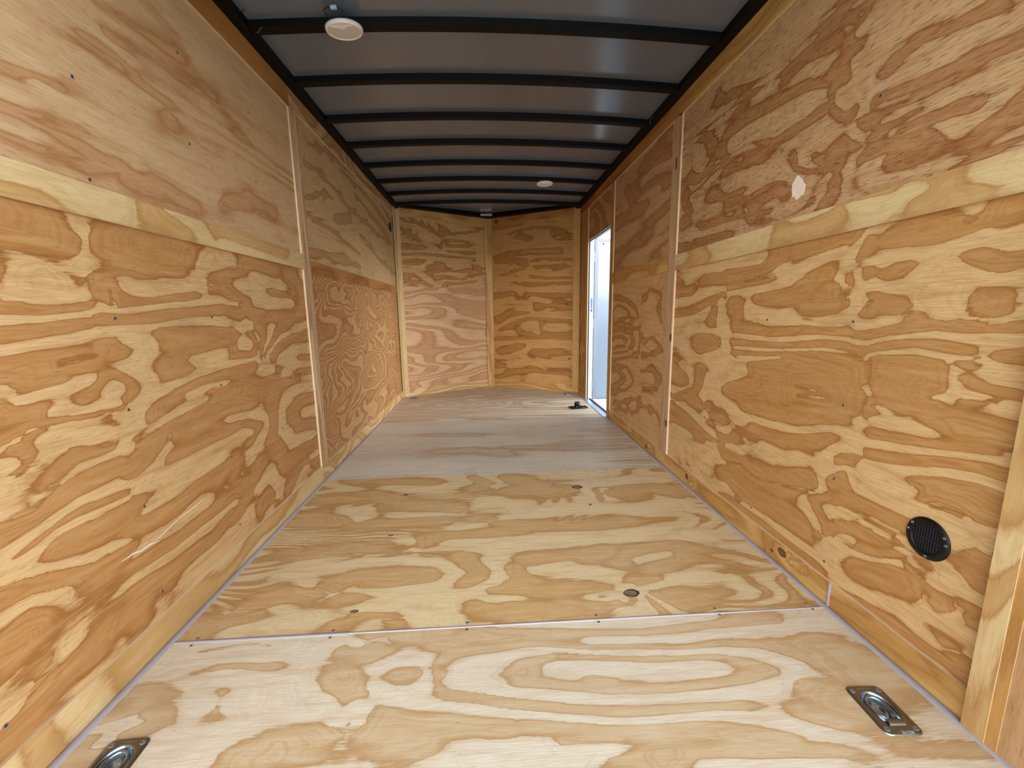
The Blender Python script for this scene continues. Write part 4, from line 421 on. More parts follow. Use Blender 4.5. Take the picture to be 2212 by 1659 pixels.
# ---- V nose
tl = math.hypot(W2, YT-YC)
for s, nm in ((-1, 'left'), (1, 'right')):
    A = Vector((s*W2, YC, 0)); T = Vector((0, YT, 0)); d = (T-A).normalized(); nn = Vector((-s*(YT-YC), -W2, 0)).normalized()
    L = (T-A).length; A2 = A-nn*.009
    def np_(z0, z1, off0, off1, mat, seed, label, kw, back=0., gr='u', name='wall_front', cat='wall panel', trace=None, cap=.07):
        q = panel(name, A-nn*back+d*off0+Vector((0,0,z0)), d, (0,0,1), nn, off1-off0, z1-z0, MW[mat], seed, th=.009, figkw=kw, grain=gr, trace=trace, cap=cap); return st(q, label, cat)
    pu = np_(1.27, 2.14, -.01, L, 'nose_a' if s < 0 else 'nose_b', 51 if s < 0 else 51, 'strongly figured plywood panel, upper %s half of the V nose' % nm, dict(rings=7, su=.9, sv=3.6), .009, trace=TRACE['NUL' if s < 0 else 'NUR'], cap=.02)
    pl = np_(.05, 1.27, -.01, L, 'nose_pink' if s < 0 else 'nose_b', 52 if s < 0 else 53, ('pale pinkish plywood panel, lower left half of the V nose' if s < 0 else 'golden plywood panel with wavy rings, lower right half of the V nose'), dict(rings=4 if s < 0 else 6, su=.6, sv=3.6), .009, trace=TRACE['NLL' if s < 0 else 'NLR'], cap=.04)
    trim_n[0] += 1; np_(2.035, 2.14, .0, L, 'strip_dark' if s > 0 else 'strip_gold', 54, 'top board over the %s half of the V nose' % nm, dict(rings=2), name='trim_%d' % trim_n[0], cat='wooden batten')
    np_(0, .089, .0, L, 'strip_pale' if s < 0 else 'strip_gold', 55, 'baseboard under the %s half of the V nose' % nm, dict(rings=3), name='baseboard_front', cat='baseboard')
    for fx in (.42, .80):
        for z in ((.3, .62, .95, 1.5, 1.85)): 
            q = A2+d*(L*fx); screw(pl if z < 1.27 else pu, q.x, q.y, z, tuple(nn), .004)
    # corner batten, folded round the corner
    trim_n[0] += 1; bm = bmesh.new(); wv = .05 if s < 0 else .07; wy = .10 if s < 0 else .02
    pr = [(s*(W2+.001), YC-wy), (s*(W2-.010), YC-wy), (s*(W2-.010), YC-.004)]
    e = A+d*wv+nn*.010; pr.append((e.x, e.y)); e = A+d*wv-nn*.004; pr += [(e.x, e.y), (s*(W2+.001), YC+.003)]
    rings = [[bm.verts.new((x, y, z)) for x, y in pr] for z in (.0, 2.118)]
    n = len(pr)
    for i in range(n): bm.faces.new((rings[0][i], rings[0][(i+1) % n], rings[1][(i+1) % n], rings[1][i]))
    bm.faces.new(rings[0]); bm.faces.new(rings[1]); bmesh.ops.recalc_face_normals(bm, faces=bm.faces)
    uvl = bm.loops.layers.uv.new('grain'); fl = bm.verts.layers.float.new('fig')
    for v in bm.verts: v[fl] = .2
    for f in bm.faces:
        for l in f.loops: l[uvl].uv = (l.vert.co.z, l.vert.co.x+l.vert.co.y)
    q = mesh_obj('trim_%d' % trim_n[0], bm, MW['strip_pale'] if s < 0 else MW['strip_gold']); st(q, 'vertical corner batten where the %s wall meets the V nose' % nm, 'wooden batten')
trim_n[0] += 1
o = panel('trim_%d' % trim_n[0], (-.048, YT-.034, 0), (1,0,0), (0,0,1), (0,-1,0), .088, 2.115, MW['strip_gold'], 56, th=.006, grain='v', figkw=dict(rings=2, su=.5, sv=6)); st(o, 'vertical centre batten at the point of the V nose', 'wooden batten')
# ---- floor (grain runs across)
def rings_hole(x0, y0, cx_, cy_): return (cx_-x0, cy_-y0, .037, .049)
DR = [(-.893,.803,2.0,'near left'), (.872,.805,-3.0,'near right'), (-.905,4.80,0,'far left'), (.885,4.81,0,'far right')]
def fl(y0, y1, mat, seed, label, kw, keep=None, trace=None):
    hs = [(x+W2, y-y0, .039, .046) for x, y, a, n in DR if y0 < y < y1]
    o = panel('floor', (-W2, y0, 0), (1,0,0), (0,1,0), (0,0,1), 2*W2, y1-y0, MW[mat], seed, th=.02, figkw=kw, holes=hs, keep=keep, trace=trace); return st(o, label, 'floor panel')
F1 = fl(YB, 1.155, 'floor_near', 61, 'pale plywood floor sheet nearest the camera with the two near tie-down rings', dict(rings=4, su=.8, sv=2.6), None, TRACE['F1'])
F2 = fl(1.155, 2.40, 'floor_mid', 62, 'golden plywood floor sheet with dark knots, second from the rear opening', dict(rings=8, su=.9, sv=2.8, knots=((1.42,.12,.09,3),(1.36,.98,.07,2))), None, TRACE['F2'])
F3 = fl(2.40, 3.68, 'floor_grey', 63, 'greyish plywood floor sheet in front of the side doorway, third from the rear opening', dict(rings=4, su=.32, sv=4.2, bias=-.1, warp=.1), None, TRACE['F3'])
F4 = fl(3.68, YT+.06, 'floor_far', 64, 'front plywood floor sheet running into the V nose', dict(rings=7, su=.3, sv=4.6, bias=-.05, warp=.1), lambda q: q.y < YC or abs(q.x) < W2*(1-(q.y-YC-.05)/(YT-YC)))
# caulk along floor edges and seams
def bead(pts, w, h, label, seed=1):
    """smoothed filler bead laid along a line on the floor, slightly wavy"""
    trim_n[0] += 1; bm = bmesh.new(); rr = random.Random(seed); rows = []
    P = []
    for a, b in zip(pts, pts[1:]):
        n = max(2, int((Vector(b)-Vector(a)).length/.03))
        for i in range(n): P.append(Vector(a).lerp(Vector(b), i/n))
    P.append(Vector(pts[-1]))
    for i, q in enumerate(P):
        t = (P[min(i+1, len(P)-1)]-P[max(i-1, 0)]).normalized(); s_ = Vector((t.y, -t.x, 0)); ww = w*(1+rr.uniform(-.12,.12))
        rows.append([bm.verts.new(q+s_*ww*k+Vector((0,0,h*z))) for k, z in ((-.5,0),(-.38,.75),(0,1),(.38,.75),(.5,0))])
    for A_, B_ in zip(rows, rows[1:]):
        for k in range(4): bm.faces.new((A_[k], B_[k], B_[k+1], A_[k+1]))
    bmesh.ops.recalc_face_normals(bm, faces=bm.faces)
    if sum(f.normal.z for f in bm.faces) < 0: bmesh.ops.reverse_faces(bm, faces=bm.faces)
    o = mesh_obj('trim_%d' % trim_n[0], bm, CAULK, smooth=True); return st(o, label, 'caulk line')
bead([(-1.019,YB,.0),(-1.019,YC-.02,.0)], .022, .004, 'grey caulk line along the foot of the left wall', 1)
bead([(1.019,YB,.0),(1.019,D0-.06,.0)], .022, .004, 'grey caulk line along the foot of the right wall', 2)
bead([(-1.012,1.160,.0),(-.5,1.158,.0)], .012, .002, 'grey filled seam between the first and second floor sheets, left end', 3)
bead([(-.5,1.158,.0),(1.012,1.151,.0)], .007, .002, 'grey filled seam between the first and second floor sheets, right part', 4)
bead([(-1.012,2.408,.0),(.3,2.40,.0)], .010, .0015, 'grey filled seam between the second and third floor sheets', 5)
bead([(-1.012,3.69,.0),(1.0,3.68,.0)], .006, .001, 'thin seam line between the third and fourth floor sheets', 6)
for yy, zz, nm_ in ((1.157,.083,'joint of the two right baseboards'), (.757,.083,'right baseboard end at the rear post')):
    trim_n[0] += 1; o = mesh_obj('trim_%d' % trim_n[0], boxm((W2-.003, yy-.005, .0), (W2+.004, yy+.004, zz-.002), .0015), CAULK); st(o, 'short vertical caulk line at the '+nm_, 'caulk line')
# floor screws
for (y, fo) in ((1.143, F1), (1.172, F2), (2.385, F2), (2.42, F3)):
    for k, x in enumerate((-.95,-.55,-.14,.27,.66,.97)): screw(fo, x, y, .0003, (0,0,1), .004)
# dark knots in the floor veneer
KN = simple('dark_knot', C(120,98,80), .6, var=.5, bscale=60); KNR = simple('knot_rim', C(58,38,26), .7)
def knot(parent, x, y, rx, ry, z=0.0, flatm=None):
    bm = bmesh.new(); rr = random.Random(int(x*100)+7)
    outv = [bm.verts.new((x+rx*1.18*math.cos(a)*(1+rr.uniform(-.12,.12)), y+ry*1.22*math.sin(a)*(1+rr.uniform(-.12,.12)), z+.0005)) for a in [2*math.pi*i/22 for i in range(22)]]
    inv = [bm.verts.new((x-.1*rx+rx*.9*math.cos(a), y+ry*.9*math.sin(a), z+.0009)) for a in [2*math.pi*i/22 for i in range(22)]]
    for i in range(22):
        f = bm.faces.new((outv[i], outv[(i+1) % 22], inv[(i+1) % 22], inv[i])); f.material_index = 1
    bm.faces.new(inv)
    o = mesh_obj('knot', bm, [KN, KNR], parent); o['label'] = 'dark loose knot'; return o
for q in KNOTS: knot(F2 if q[1] < 2.4 else F3, *q)
# knots in wall boards
def wall_knot(parent, p, nrm, rx, rz, tilt=0):
    nrm = Vector(nrm).normalized(); sx_ = Vector((0,0,1)).cross(nrm).normalized(); up_ = Vector((0,0,1)); bm = bmesh.new(); rr = random.Random(int(p[1]*1000)); p = Vector(p)
    def rg(k, off): return [bm.verts.new(p+nrm*off+sx_*(rx*k*math.cos(a)*(1+rr.uniform(-.1,.1)))+up_*(rz*k*math.sin(a)+tilt*rx*math.cos(a))) for a in [2*math.pi*i/18 for i in range(18)]]
    a_, b_ = rg(1.15, .0004), rg(.8, .0008)
    for i in range(18): bm.faces.new((a_[i], a_[(i+1) % 18], b_[(i+1) % 18], b_[i])).material_index = 1
    bm.faces.new(b_); bmesh.ops.recalc_face_normals(bm, faces=bm.faces)
    o = mesh_obj('knot', bm, [KNB, KNR2], parent); o['label'] = 'brown knot'
KNB = simple('brown_knot', C(120,72,40), .6, var=.3, bscale=80); KNR2 = simple('knot_ring', C(92,54,30), .65)
RS = [o for o in bpy.data.objects if o.get('label', '').startswith('vertical pine batten with dark knots')][0]
for y, z, a, b in ((2.455,1.770,.010,.030), (2.42,.800,.012,.022), (2.425,.275,.014,.020)): wall_knot(RS, (W2, y, z), (-1,0,0), a, b)
for y, z, a, b in ((2.13,.050,.016,.014), (1.375,.055,.020,.014), (1.43,.030,.007,.006), (2.72,.03,.02,.012)): wall_knot(br2, (W2, y, z), (-1,0,0), a, b)
NR = [o for o in bpy.data.objects if o.get('label', '') == 'golden plywood panel with wavy rings, lower right half of the V nose'][0]
NT = [o for o in bpy.data.objects if o.get('label', '') == 'top board over the right half of the V nose'][0]
nrn = Vector((-(YT-YC), -W2, 0)).normalized()
def on_nose(x, back): return Vector((x, YT-(YT-YC)*x/W2, 0))-nrn*back
for par, x, z, a, b, bk in ((NT,.10,2.075,.020,.020,0), (NR,.90,1.05,.014,.010,.009), (NR,.93,.40,.014,.009,.009), (NR,.51,.42,.012,.008,.009)):
    q = on_nose(x, bk); wall_knot(par, (q.x, q.y, z), tuple(nrn), a, b)
# ---- roof: crowned sheet, side rails, bows
ZE = 2.132; CR = .034
def crown(x): return ZE+CR*(1-(x/W2)**2)
bm = bmesh.new(); nx, ny = 32, 30
g = [[bm.verts.new((-1.08+2.16*i/nx, .30+(YT+.1-.30)*j/ny, crown(-1.08+2.16*i/nx))) for j in range(ny+1)] for i in range(nx+1)]
for i in range(nx):
    for j in range(ny): bm.faces.new((g[i][j], g[i][j+1], g[i+1][j+1], g[i+1][j]))
g2 = bmesh.ops.duplicate(bm, geom=bm.verts[:]+bm.faces[:]); bmesh.ops.translate(bm, vec=(0,0,.012), verts=[v for v in g2['geom'] if isinstance(v, bmesh.types.BMVert)])
bmesh.ops.reverse_faces(bm, faces=[f for f in g2['geom'] if isinstance(f, bmesh.types.BMFace)])
o = mesh_obj('ceiling', bm, CEIL, smooth=True); st(o, 'dark grey glossy crowned roof sheet', 'ceiling')
for s, nm in ((-1,'left'),(1,'right')):
    trim_n[0] += 1; bm = boxm((s*1.05, YB, 2.1005), (s*.985, YC, 2.138), .003)
    o = mesh_obj('trim_%d' % trim_n[0], bm, BLACK); st(o, 'black steel roof rail above the %s wall' % nm, 'roof rail')
    trim_n[0] += 1; bm = bmesh.new()
    A = Vector((s*W2, YC, 0)); T = Vector((0, YT, 0)); d = (T-A).normalized(); nn = Vector((-s*(YT-YC), -W2, 0)).normalized()
    v_ = []
    for q in (A+nn*.07-d*.04, T+nn*.07+d*.0, T-nn*.01, A-nn*.01):
        v_.append([bm.verts.new((q.x, q.y, 2.119)), bm.verts.new((q.x, q.y, 2.175))])
    for i in range(4): bm.faces.new((v_[i][0], v_[(i+1) % 4][0], v_[(i+1) % 4][1], v_[i][1]))
    bm.faces.new([q[0] for q in v_]); bm.faces.new([q[1] for q in v_]); bmesh.ops.recalc_face_normals(bm, faces=bm.faces)
    o = mesh_obj('trim_%d' % trim_n[0], bm, BLACK); st(o, 'black steel rail above the %s half of the V nose' % nm, 'roof rail')
    for k in range(5):
        q = A+nn*.0702+d*(.18+.2*k); screw(o, q.x, q.y, 2.128, tuple(nn), .003)
BW = [1.968, 2.378, 2.792, 3.185, 3.590, 3.995, 4.385, 4.775]
ordn = ['first','second','third','fourth','fifth','sixth','seventh','eighth']
bow0 = None
for k, y in enumerate(BW):
    if bow0 is None:
        bm = bmesh.new(); n = 28; rows = []; xw = .986
        for i in range(n+1):
            x = -xw+2*xw*i/n; z = crown(x)
            rows.append([bm.verts.new((x, yy, z+dz)) for yy, dz in ((-.004,.0),(-.0,-.024),(.004,-.028),(.046,-.028),(.050,-.024),(.062,.0))])
        for A_, B_ in zip(rows, rows[1:]):
            for q in range(5): bm.faces.new((A_[q], B_[q], B_[q+1], A_[q+1]))
        bmesh.ops.recalc_face_normals(bm, faces=bm.faces)
        o = mesh_obj('roof_bow', bm, BLACK); bow0 = o
    else:
        o = bow0.copy(); COL.objects.link(o)
    o.location = (0, y, 0)
    ex = {0: ', carrying the near dome light', 5: ', carrying the far dome light', 7: ', last before the V nose'}.get(k, '')
    tag(o, 'black curved steel roof bow, %s from the rear opening%s' % (ordn[k], ex), 'roof beam', 'roof bows under the ceiling sheet')
# ---- outer skin (closes the trailer to light)
def skin(name, a, b, label): o = mesh_obj(name, boxm(a, b), WHITESKIN); return st(o, label, 'outer skin')
skin('wall_left', (-1.09, YB-.06, -.02), (-1.055, YC+.03, 2.16), 'white outer skin behind the left plywood wall')
bm = bmesh.new(); box(bm, (1.055, YB-.06, -.02), (1.09, D0, 2.16)); box(bm, (1.055, D1, -.02), (1.09, YC+.03, 2.16)); box(bm, (1.055, D0, DZ), (1.09, D1, 2.16)); bmesh.ops.recalc_face_normals(bm, faces=bm.faces)
o = mesh_obj('wall_right', bm, WHITESKIN); st(o, 'white outer skin behind the right plywood wall', 'outer skin')
for s, nm in ((-1,'left'),(1,'right')):
    bm = bmesh.new(); A = Vector((s*W2, YC, 0)); T = Vector((0, YT, 0)); nn = Vector((-s*(YT-YC), -W2, 0)).normalized(); d = (T-A).normalized()
    v_ = []
    for q in (A-nn*.03-d*.02, T-nn*.03+d*.0, T-nn*.06, A-nn*.06-d*.02): v_.append([bm.verts.new((q.x, q.y, -.02)), bm.verts.new((q.x, q.y, 2.17))])
    for i in range(4): bm.faces.new((v_[i][0], v_[(i+1) % 4][0], v_[(i+1) % 4][1], v_[i][1]))
    bm.faces.new([q[0] for q in v_]); bm.faces.new([q[1] for q in v_]); bmesh.ops.recalc_face_normals(bm, faces=bm.faces)
    o = mesh_obj('wall_front', bm, WHITESKIN); st(o, 'white outer skin of the %s half of the V nose' % nm, 'outer skin')
# ---- side door: frame, sill, open leaf
dr = empty('door_1', (1.10, D1+.02, 0)); st(dr, 'open white side door leaf with three hinges, seen through the doorway', 'door')
def dpart(name, a, b, m, bev=.002, par=dr):
    base = dr.location if par is dr else dr.location
    o = mesh_obj(name, boxm(tuple(Vector(a)-base), tuple(Vector(b)-base), bev), m); o.parent = par; return o
dpart('door_panel', (1.150, D1+.025, -.002), (1.86, D1+.05, 1.705), LEAFSKIN)
dpart('door_edge_frame', (1.108, D1+.015, -.010), (1.152, D1+.052, 1.712), ALU, .004)
dpart('top_frame_rail', (1.150, D1+.021, 1.685), (1.86, D1+.052, 1.712), ALU)
dpart('bottom_frame_rail', (1.150, D1+.021, -.012), (1.86, D1+.052, .02), ALU)
for z in (1.53, .83, .16):
    h = dpart('hinge', (1.083, D1+.006, z-.055), (1.112, D1+.016, z+.055), ALU)
    bm = lathe([(0,-.05),(.006,-.05),(.006,.05),(0,.05)], 12, mat=Matrix.Translation(Vector((1.092, D1+.004, z))-dr.location)); k_ = mesh_obj('hinge_pin', bm, ALU); k_.parent = h
o = dpart('screw_cap', (1.193, D1+.018, 1.655), (1.209, D1+.026, 1.668), PLASTIC, .003); o['label'] = 'small dark knob near the top'
fr = empty('door_frame', (1.06, 4.1, 0)); tag(fr, 'white aluminium frame with black rubber seal around the side doorway', 'door frame', kind='structure')
def fpart(name, parts, m):
    bm = bmesh.new()
    for a, b in parts: box(bm, tuple(Vector(a)-fr.location), tuple(Vector(b)-fr.location), .001)
    bmesh.ops.recalc_face_normals(bm, faces=bm.faces); o = mesh_obj(name, bm, m); o.parent = fr; return o
fpart('jamb', [((1.048, D1-.006, .0),(1.092, D1+.001, DZ)), ((1.048, D0-.001, .0),(1.092, D0+.004, DZ)), ((1.048, D0, DZ-.006),(1.092, D1, DZ+.001))], WHITESKIN)
fpart('edge_trim', [((1.028, D1-.012, .0),(1.036, D1-.003, DZ)), ((1.028, D0, DZ-.008),(1.036, D1, DZ))], EDGE)
fpart('rubber_seal', [((1.040, D1-.012, .0),(1.052, D1-.004, DZ)), ((1.040, D0, DZ-.012),(1.052, D1, DZ-.004)), ((1.062, D0, -.002),(1.082, D1, .010))], RUBBER)
fpart('sill', [((1.000, D0-.02, .0),(1.060, D1+.0, .004)), ((1.085, D0, -.03),(1.10, D1, .001))], SILL)
o = fpart('latch_label', [((1.066, D1-.0075, .99),(1.086, D1-.0055, 1.10))], simple('blue_sticker', C(60,100,170), .4)); o['label'] = 'blue sticker'
o = fpart('reflector', [((1.066, D1-.0075, .955),(1.084, D1-.0055, .985))], simple('dark_red_reflector', C(80,40,50), .4)); o['label'] = 'dark red reflector'
# ---- vents
def vent(name, loc, s, r, label):
    """round louvre: flange, recessed back, upright bars and one cross bar; faces the room"""
    e = empty(name, loc); tag(e, label, 'vent')
    R_ = Matrix(((0,0,-s),(1,0,0),(0,1,0))).to_4x4() if s > 0 else Matrix(((0,0,1),(1,0,0),(0,1,0))).to_4x4()
    # local disc axes: x->world y, y->world z, z->towards room
    def put(nm, bm, m, par=e, sm=False):
        bmesh.ops.transform(bm, matrix=R_, verts=bm.verts); bmesh.ops.recalc_face_normals(bm, faces=bm.faces); o = mesh_obj(nm, bm, m, smooth=sm); o.parent = par; return o
    ri = r*.68
    put('flange', lathe([(r*.97,0),(r,.0015),(r*.97,.004),(r*.80,.0065),(ri+.002,.0065),(ri,.005),(ri,.0008)], 48), PLASTIC, sm=True)
    put('recess', lathe([(0,.0008),(ri*1.02,.0008)], 32), DARKHOLE)
    bm = bmesh.new()
    for k in range(-5, 6):
        x = k*ri/5.6; hh = math.sqrt(max(0, ri*ri-x*x))*.99
        box(bm, (x-.0009, -hh, .001), (x+.0009, hh, .005))
    g_ = put('grille_bars', bm, BARS)
    put('cross_bar', boxm((-ri, -.0011, .0012), (ri, .0011, .0056)), BARS)
    for a in (150, 172, 35, 8, 265):
        q = Matrix.Translation((r*.85*math.cos(math.radians(a)), r*.85*math.sin(math.radians(a)), .0055))
        o = put('screw', lathe([(0,.0005),(.0018,.0004),(.0022,.0014),(.0034,.0012),(.0036,0)], 12, mat=q), ZINC, sm=True)
    return e
vent('round_vent', (XP, .905, .381), 1, .0535, 'round black louvred vent low on the right wall near the rear post')
vent('round_vent', (-XP, 4.672, 1.862), -1, .052, 'round black vent high on the left wall beside the nose corner')
# ---- dome lights
def dome(x, y, label, flip):
    z = crown(x)-.028; e = empty('dome_light', (x, y, z-(.007 if flip else 0)), (math.radians(6.5) if flip else 0, math.radians(-4.5) if flip else 0, 0)); tag(e, label, 'ceiling light', 'dome lights on the roof bows')
    r = .074
    b = mesh_obj('housing', lathe([(0,0),(r*.92,0),(r,-.004),(r,-.012),(r*.95,-.017),(r*.88,-.018),(r*.86,-.0145)], 48), WHITEP, e, True)
    l = mesh_obj('lens', lathe([(0,-.0172),(r*.5,-.0168),(r*.87,-.0145)], 48), LENS, e, True)
    bm = bmesh.new(); n = 24; a_ = []; b_ = []
    for i in range(n+1):
        t = -1+2*i/n; xx = t*r*.60; y0 = -math.sqrt(max(0, (r*.87)**2-xx*xx)); y1 = -r*.52+.016*math.exp(-(t*3.2)**2)-.010*t*t
        a_.append(bm.verts.new((xx, y0, -.0155))); b_.append(bm.verts.new((xx, max(y1, y0+.001), -.0195)))
    for i in range(n): bm.faces.new((a_[i], a_[i+1], b_[i+1], b_[i]))
    bmesh.ops.recalc_face_normals(bm, faces=bm.faces)
    g_ = bmesh.ops.extrude_face_region(bm, geom=list(bm.faces)); bmesh.ops.translate(bm, vec=(0,0,.003), verts=[v for v in g_['geom'] if isinstance(v, bmesh.types.BMVert)]); bmesh.ops.recalc_face_normals(bm, faces=bm.faces)
    t = mesh_obj('switch_tab', bm, WHITEP, e)
    if flip:
        bm = bmesh.new(); k = .001
        tube(bm, [(-.024,-.04,-.002),(-.034,-.072,.0),(-.043,-.098,.003),(-.040,-.112,.006),(-.030,-.120,.008),(-.012,-.122,.009)], .0022)
        tube(bm, [(.022,-.04,-.002),(.030,-.078,.001),(.030,-.096,.003),(.024,-.110,.006),(.010,-.120,.008)], .0022)
        mesh_obj('wire', bm, RUBBER, e)
        mesh_obj('connector', boxm((-.012,-.128,.002), (.012,-.114,.014), .003), BLUEWIRE, e)
    else:
        mesh_obj('wire', tube(bmesh.new(), [(-.05,-.03,-.002),(-.056,-.07,.002),(-.054,-.075,.016)], .002), RUBBER, e)
    return e
dome(-.609, 1.968, 'round white dome light with looped wire under the first roof bow', True)
dome(.510, 4.055, 'small white dome light on the sixth roof bow, towards the nose', False)
# ---- small lamp at the nose tip
e = empty('marker_lamp', (-.025, 5.385, 2.140)); tag(e, 'small clear rectangular lamp under the roof rail at the nose point', 'marker light')
mesh_obj('lamp_base', boxm((-.085,-.012,-.018), (.085,.016,.018), .004), PLASTIC, e)
mesh_obj('lamp_lens', boxm((-.072,-.020,-.013), (.072,-.012,.013), .004), simple('clear_lamp_lens', C(150,150,155), .15, .3), e)
# ---- loose wire ends on the roof rails
def stub(pts, label, m=RUBBER, r=.0015):
    q = Vector(pts[0]); e = mesh_obj('wire_end', tube(bmesh.new(), [Vector(p)-q for p in pts], r, 6), m); e.location = q; tag(e, label, 'wire')
stub([(-.985,1.90,2.125),(-.965,1.89,2.118),(-.945,1.862,2.112)], 'short black wire end sticking out of the left roof rail before the first bow')
stub([(-.985,2.0,2.112),(-.96,1.985,2.100),(-.938,1.955,2.098),(-.925,1.95,2.1)], 'thin pale wire end at the left end of the first bow', ZINC)
stub([(.985,2.70,2.118),(.975,2.70,2.105),(.968,2.71,2.098),(.972,2.73,2.085)], 'tiny curled pale wire on the right roof rail before the third bow', ZINC)
# ---- tie-down rings
def tiedown(x, y, rot, where, stamp=True):
    e = empty('floor_tie_down', (x, y, 0), (0,0,math.radians(rot))); tag(e, 'zinc floor tie-down ring plate, %s' % where, 'tie-down ring', 'recessed tie-down rings in the floor')
    w_, h_, rc = .045, .063, .014; zt = .0032
    bm = bmesh.new(); n = 64
    ax, ay, cy_ = .032, .040, .006
    def outer(i, sx=1):
        # rounded rectangle
        a = 2*math.pi*i/n; c, s_ = math.cos(a), math.sin(a)
        k = min((w_*sx)/max(abs(c), 1e-6), (h_*sx)/max(abs(s_), 1e-6)); X, Y = c*k, s_*k
        cx_, cyy = w_*sx-rc, h_*sx-rc
        if abs(X) > cx_ and abs(Y) > cyy:
            vx, vy = abs(X)-cx_, abs(Y)-cyy; l = math.hypot(vx, vy) or 1; X = math.copysign(cx_+vx/l*rc, X); Y = math.copysign(cyy+vy/l*rc, Y)
        return X, Y
    prof = [('o', 1.0, 0), ('o', .99, .0024), ('o', .965, zt), ('e', 1.12, zt), ('e', 1.02, .0018), ('e', .97, -.004), ('e', .90, -.009), ('e', .80, -.0105), ('e', .60, -.0105), ('e', .52, -.0095), ('e', .46, -.0060), ('e', .40, -.0055), ('e', .28, -.009), ('e', .12, -.0118)]
    rings = []
    for kind, f_, z in prof:
        row = []
        for i in range(n):
            if kind == 'o': X, Y = outer(i, 1.0); X *= f_; Y *= f_
            else: a = 2*math.pi*i/n; X, Y = ax*f_*math.cos(a), cy_+ay*f_*math.sin(a)
            row.append(bm.verts.new((X, Y, z)))
        rings.append(row)
    for r_i, (A_, B_) in enumerate(zip(rings, rings[1:])):
        for i in range(n):
            f = bm.faces.new((A_[i], A_[(i+1) % n], B_[(i+1) % n], B_[i])); f.material_index = 1 if r_i >= 4 else 0
    f = bm.faces.new(rings[-1]); f.material_index = 1
    bmesh.ops.recalc_face_normals(bm, faces=bm.faces)
    pl_ = mesh_obj('mounting_plate', bm, [STEEL, STEELB], e, True)
    # ring: D shape lying in the cup
    pts = [( -.020, -.030, .001)]
    for i in range(17):
        a = math.radians(200-220*i/16); pts.append((.0225*math.cos(a), .008+.0285*math.sin(a), -.002))
    pts.append((.020, -.030, .001))
    mesh_obj('lashing_ring', tube(bmesh.new(), pts, .0038, 10), STEELB, e, True)
    bm = bmesh.new(); n2 = 8; rows = []
    for xx in (-.019, .019): rows.append([bm.verts.new((xx, -.0345+.0085*math.cos(math.pi*i/n2), .001+.0075*math.sin(math.pi*i/n2))) for i in range(n2+1)])
    for i in range(n2): bm.faces.new((rows[0][i], rows[0][i+1], rows[1][i+1], rows[1][i]))
    bm.faces.new(rows[0]); bm.faces.new(rows[1][::-1]); bmesh.ops.recalc_face_normals(bm, faces=bm.faces)
    mesh_obj('ring_clamp', bm, STEEL, e)
    for sx_ in (-1, 1):
        for sy_ in (-1, 1):
            mesh_obj('screw', lathe([(0,.0035),(.002,.0036),(.0028,.0052),(.0052,.0046),(.0066,.0034)], 16, mat=Matrix.Translation((sx_*.033, sy_*.049, 0))), ZINC, e, True)
    for a, b in (((-.018,.054,zt-.001),(.018,.0565,zt+.0012)), ((-.010,-.0545,zt-.001),(.022,-.052,zt+.0012)), ((-.0395,-.03,zt-.001),(-.0378,.03,zt+.0008)), ((.0378,-.03,zt-.001),(.0395,.03,zt+.0008))):
        mesh_obj('pressed_rib', boxm(a, b, .0004), STEEL, e)
    if stamp:
        cu = bpy.data.curves.new('stamped_number', 'FONT'); cu.body = '8612288'; cu.size = .0080; cu.extrude = .0003; cu.align_x = 'CENTER'; cu.align_y = 'CENTER'
        t_ = bpy.data.objects.new('tmp', cu); COL.objects.link(t_); dg = bpy.context.evaluated_depsgraph_get(); me = bpy.data.meshes.new_from_object(t_.evaluated_get(dg)); bpy.data.objects.remove(t_)
        t_ = bpy.data.objects.new('stamped_number', me); COL.objects.link(t_); t_.parent = e; t_.location = (.008, -.0585, zt+.0004); me.materials.clear(); me.materials.append(simple('stamp_highlight', C(215,215,205), .35, .6))
    return e
for k, (x, y, a, nm) in enumerate(DR):
    tiedown(x, y, a, {'near left': 'nearest the camera at the left edge', 'near right': 'nearest the camera at the right edge', 'far left': 'in the far left corner before the nose', 'far right': 'in the far right corner beyond the doorway'}[nm], stamp=(k == 1))
# ---- black latch plate with round cup lying by the doorway
e = empty('latch_fitting', (.855, 4.085, 0), (0,0,math.radians(8))); tag(e, 'black plastic plate with a short round cup lying on the floor by the doorway', 'plastic fitting')
bm = bmesh.new(); n = 40; R0 = []
def rrect(hx, hy, rc, z, m=10):
    o_ = []
    for qx, qy, a0 in ((1,1,0),(-1,1,90),(-1,-1,180),(1,-1,270)):
        for i in range(m+1):
            a = math.radians(a0+90*i/m); o_.append((qx*(hx-rc)+rc*math.cos(a), qy*(hy-rc)+rc*math.sin(a), z))
    return o_
prev = None
for hx, hy, z in ((.084,.048,0),(.090,.054,.007),(.093,.057,.008),(.090,.054,.009),(.084,.048,.005),(.080,.044,.004)):
    ring = [bm.verts.new(q) for q in rrect(hx, hy, .02, z)]
    if prev:
        for i in range(len(ring)): bm.faces.new((prev[i], prev[(i+1) % len(ring)], ring[(i+1) % len(ring)], ring[i]))
    else: bm.faces.new(ring[::-1])
    prev = ring
bm.faces.new(prev); bmesh.ops.recalc_face_normals(bm, faces=bm.faces); mesh_obj('tray_plate', bm, PLASTIC, e)
mesh_obj('cup', lathe([(0,.004),(.027,.004),(.028,.058),(.0265,.060),(.025,.058),(.0245,.02),(0,.02)], 32, mat=Matrix.Translation((-.012,0,0))), PLASTIC, e, True)
bm = boxm((.02,-.042,.0041), (.080,-.030,.0066), .001); mesh_obj('metal_strip', bm, ALU, e)
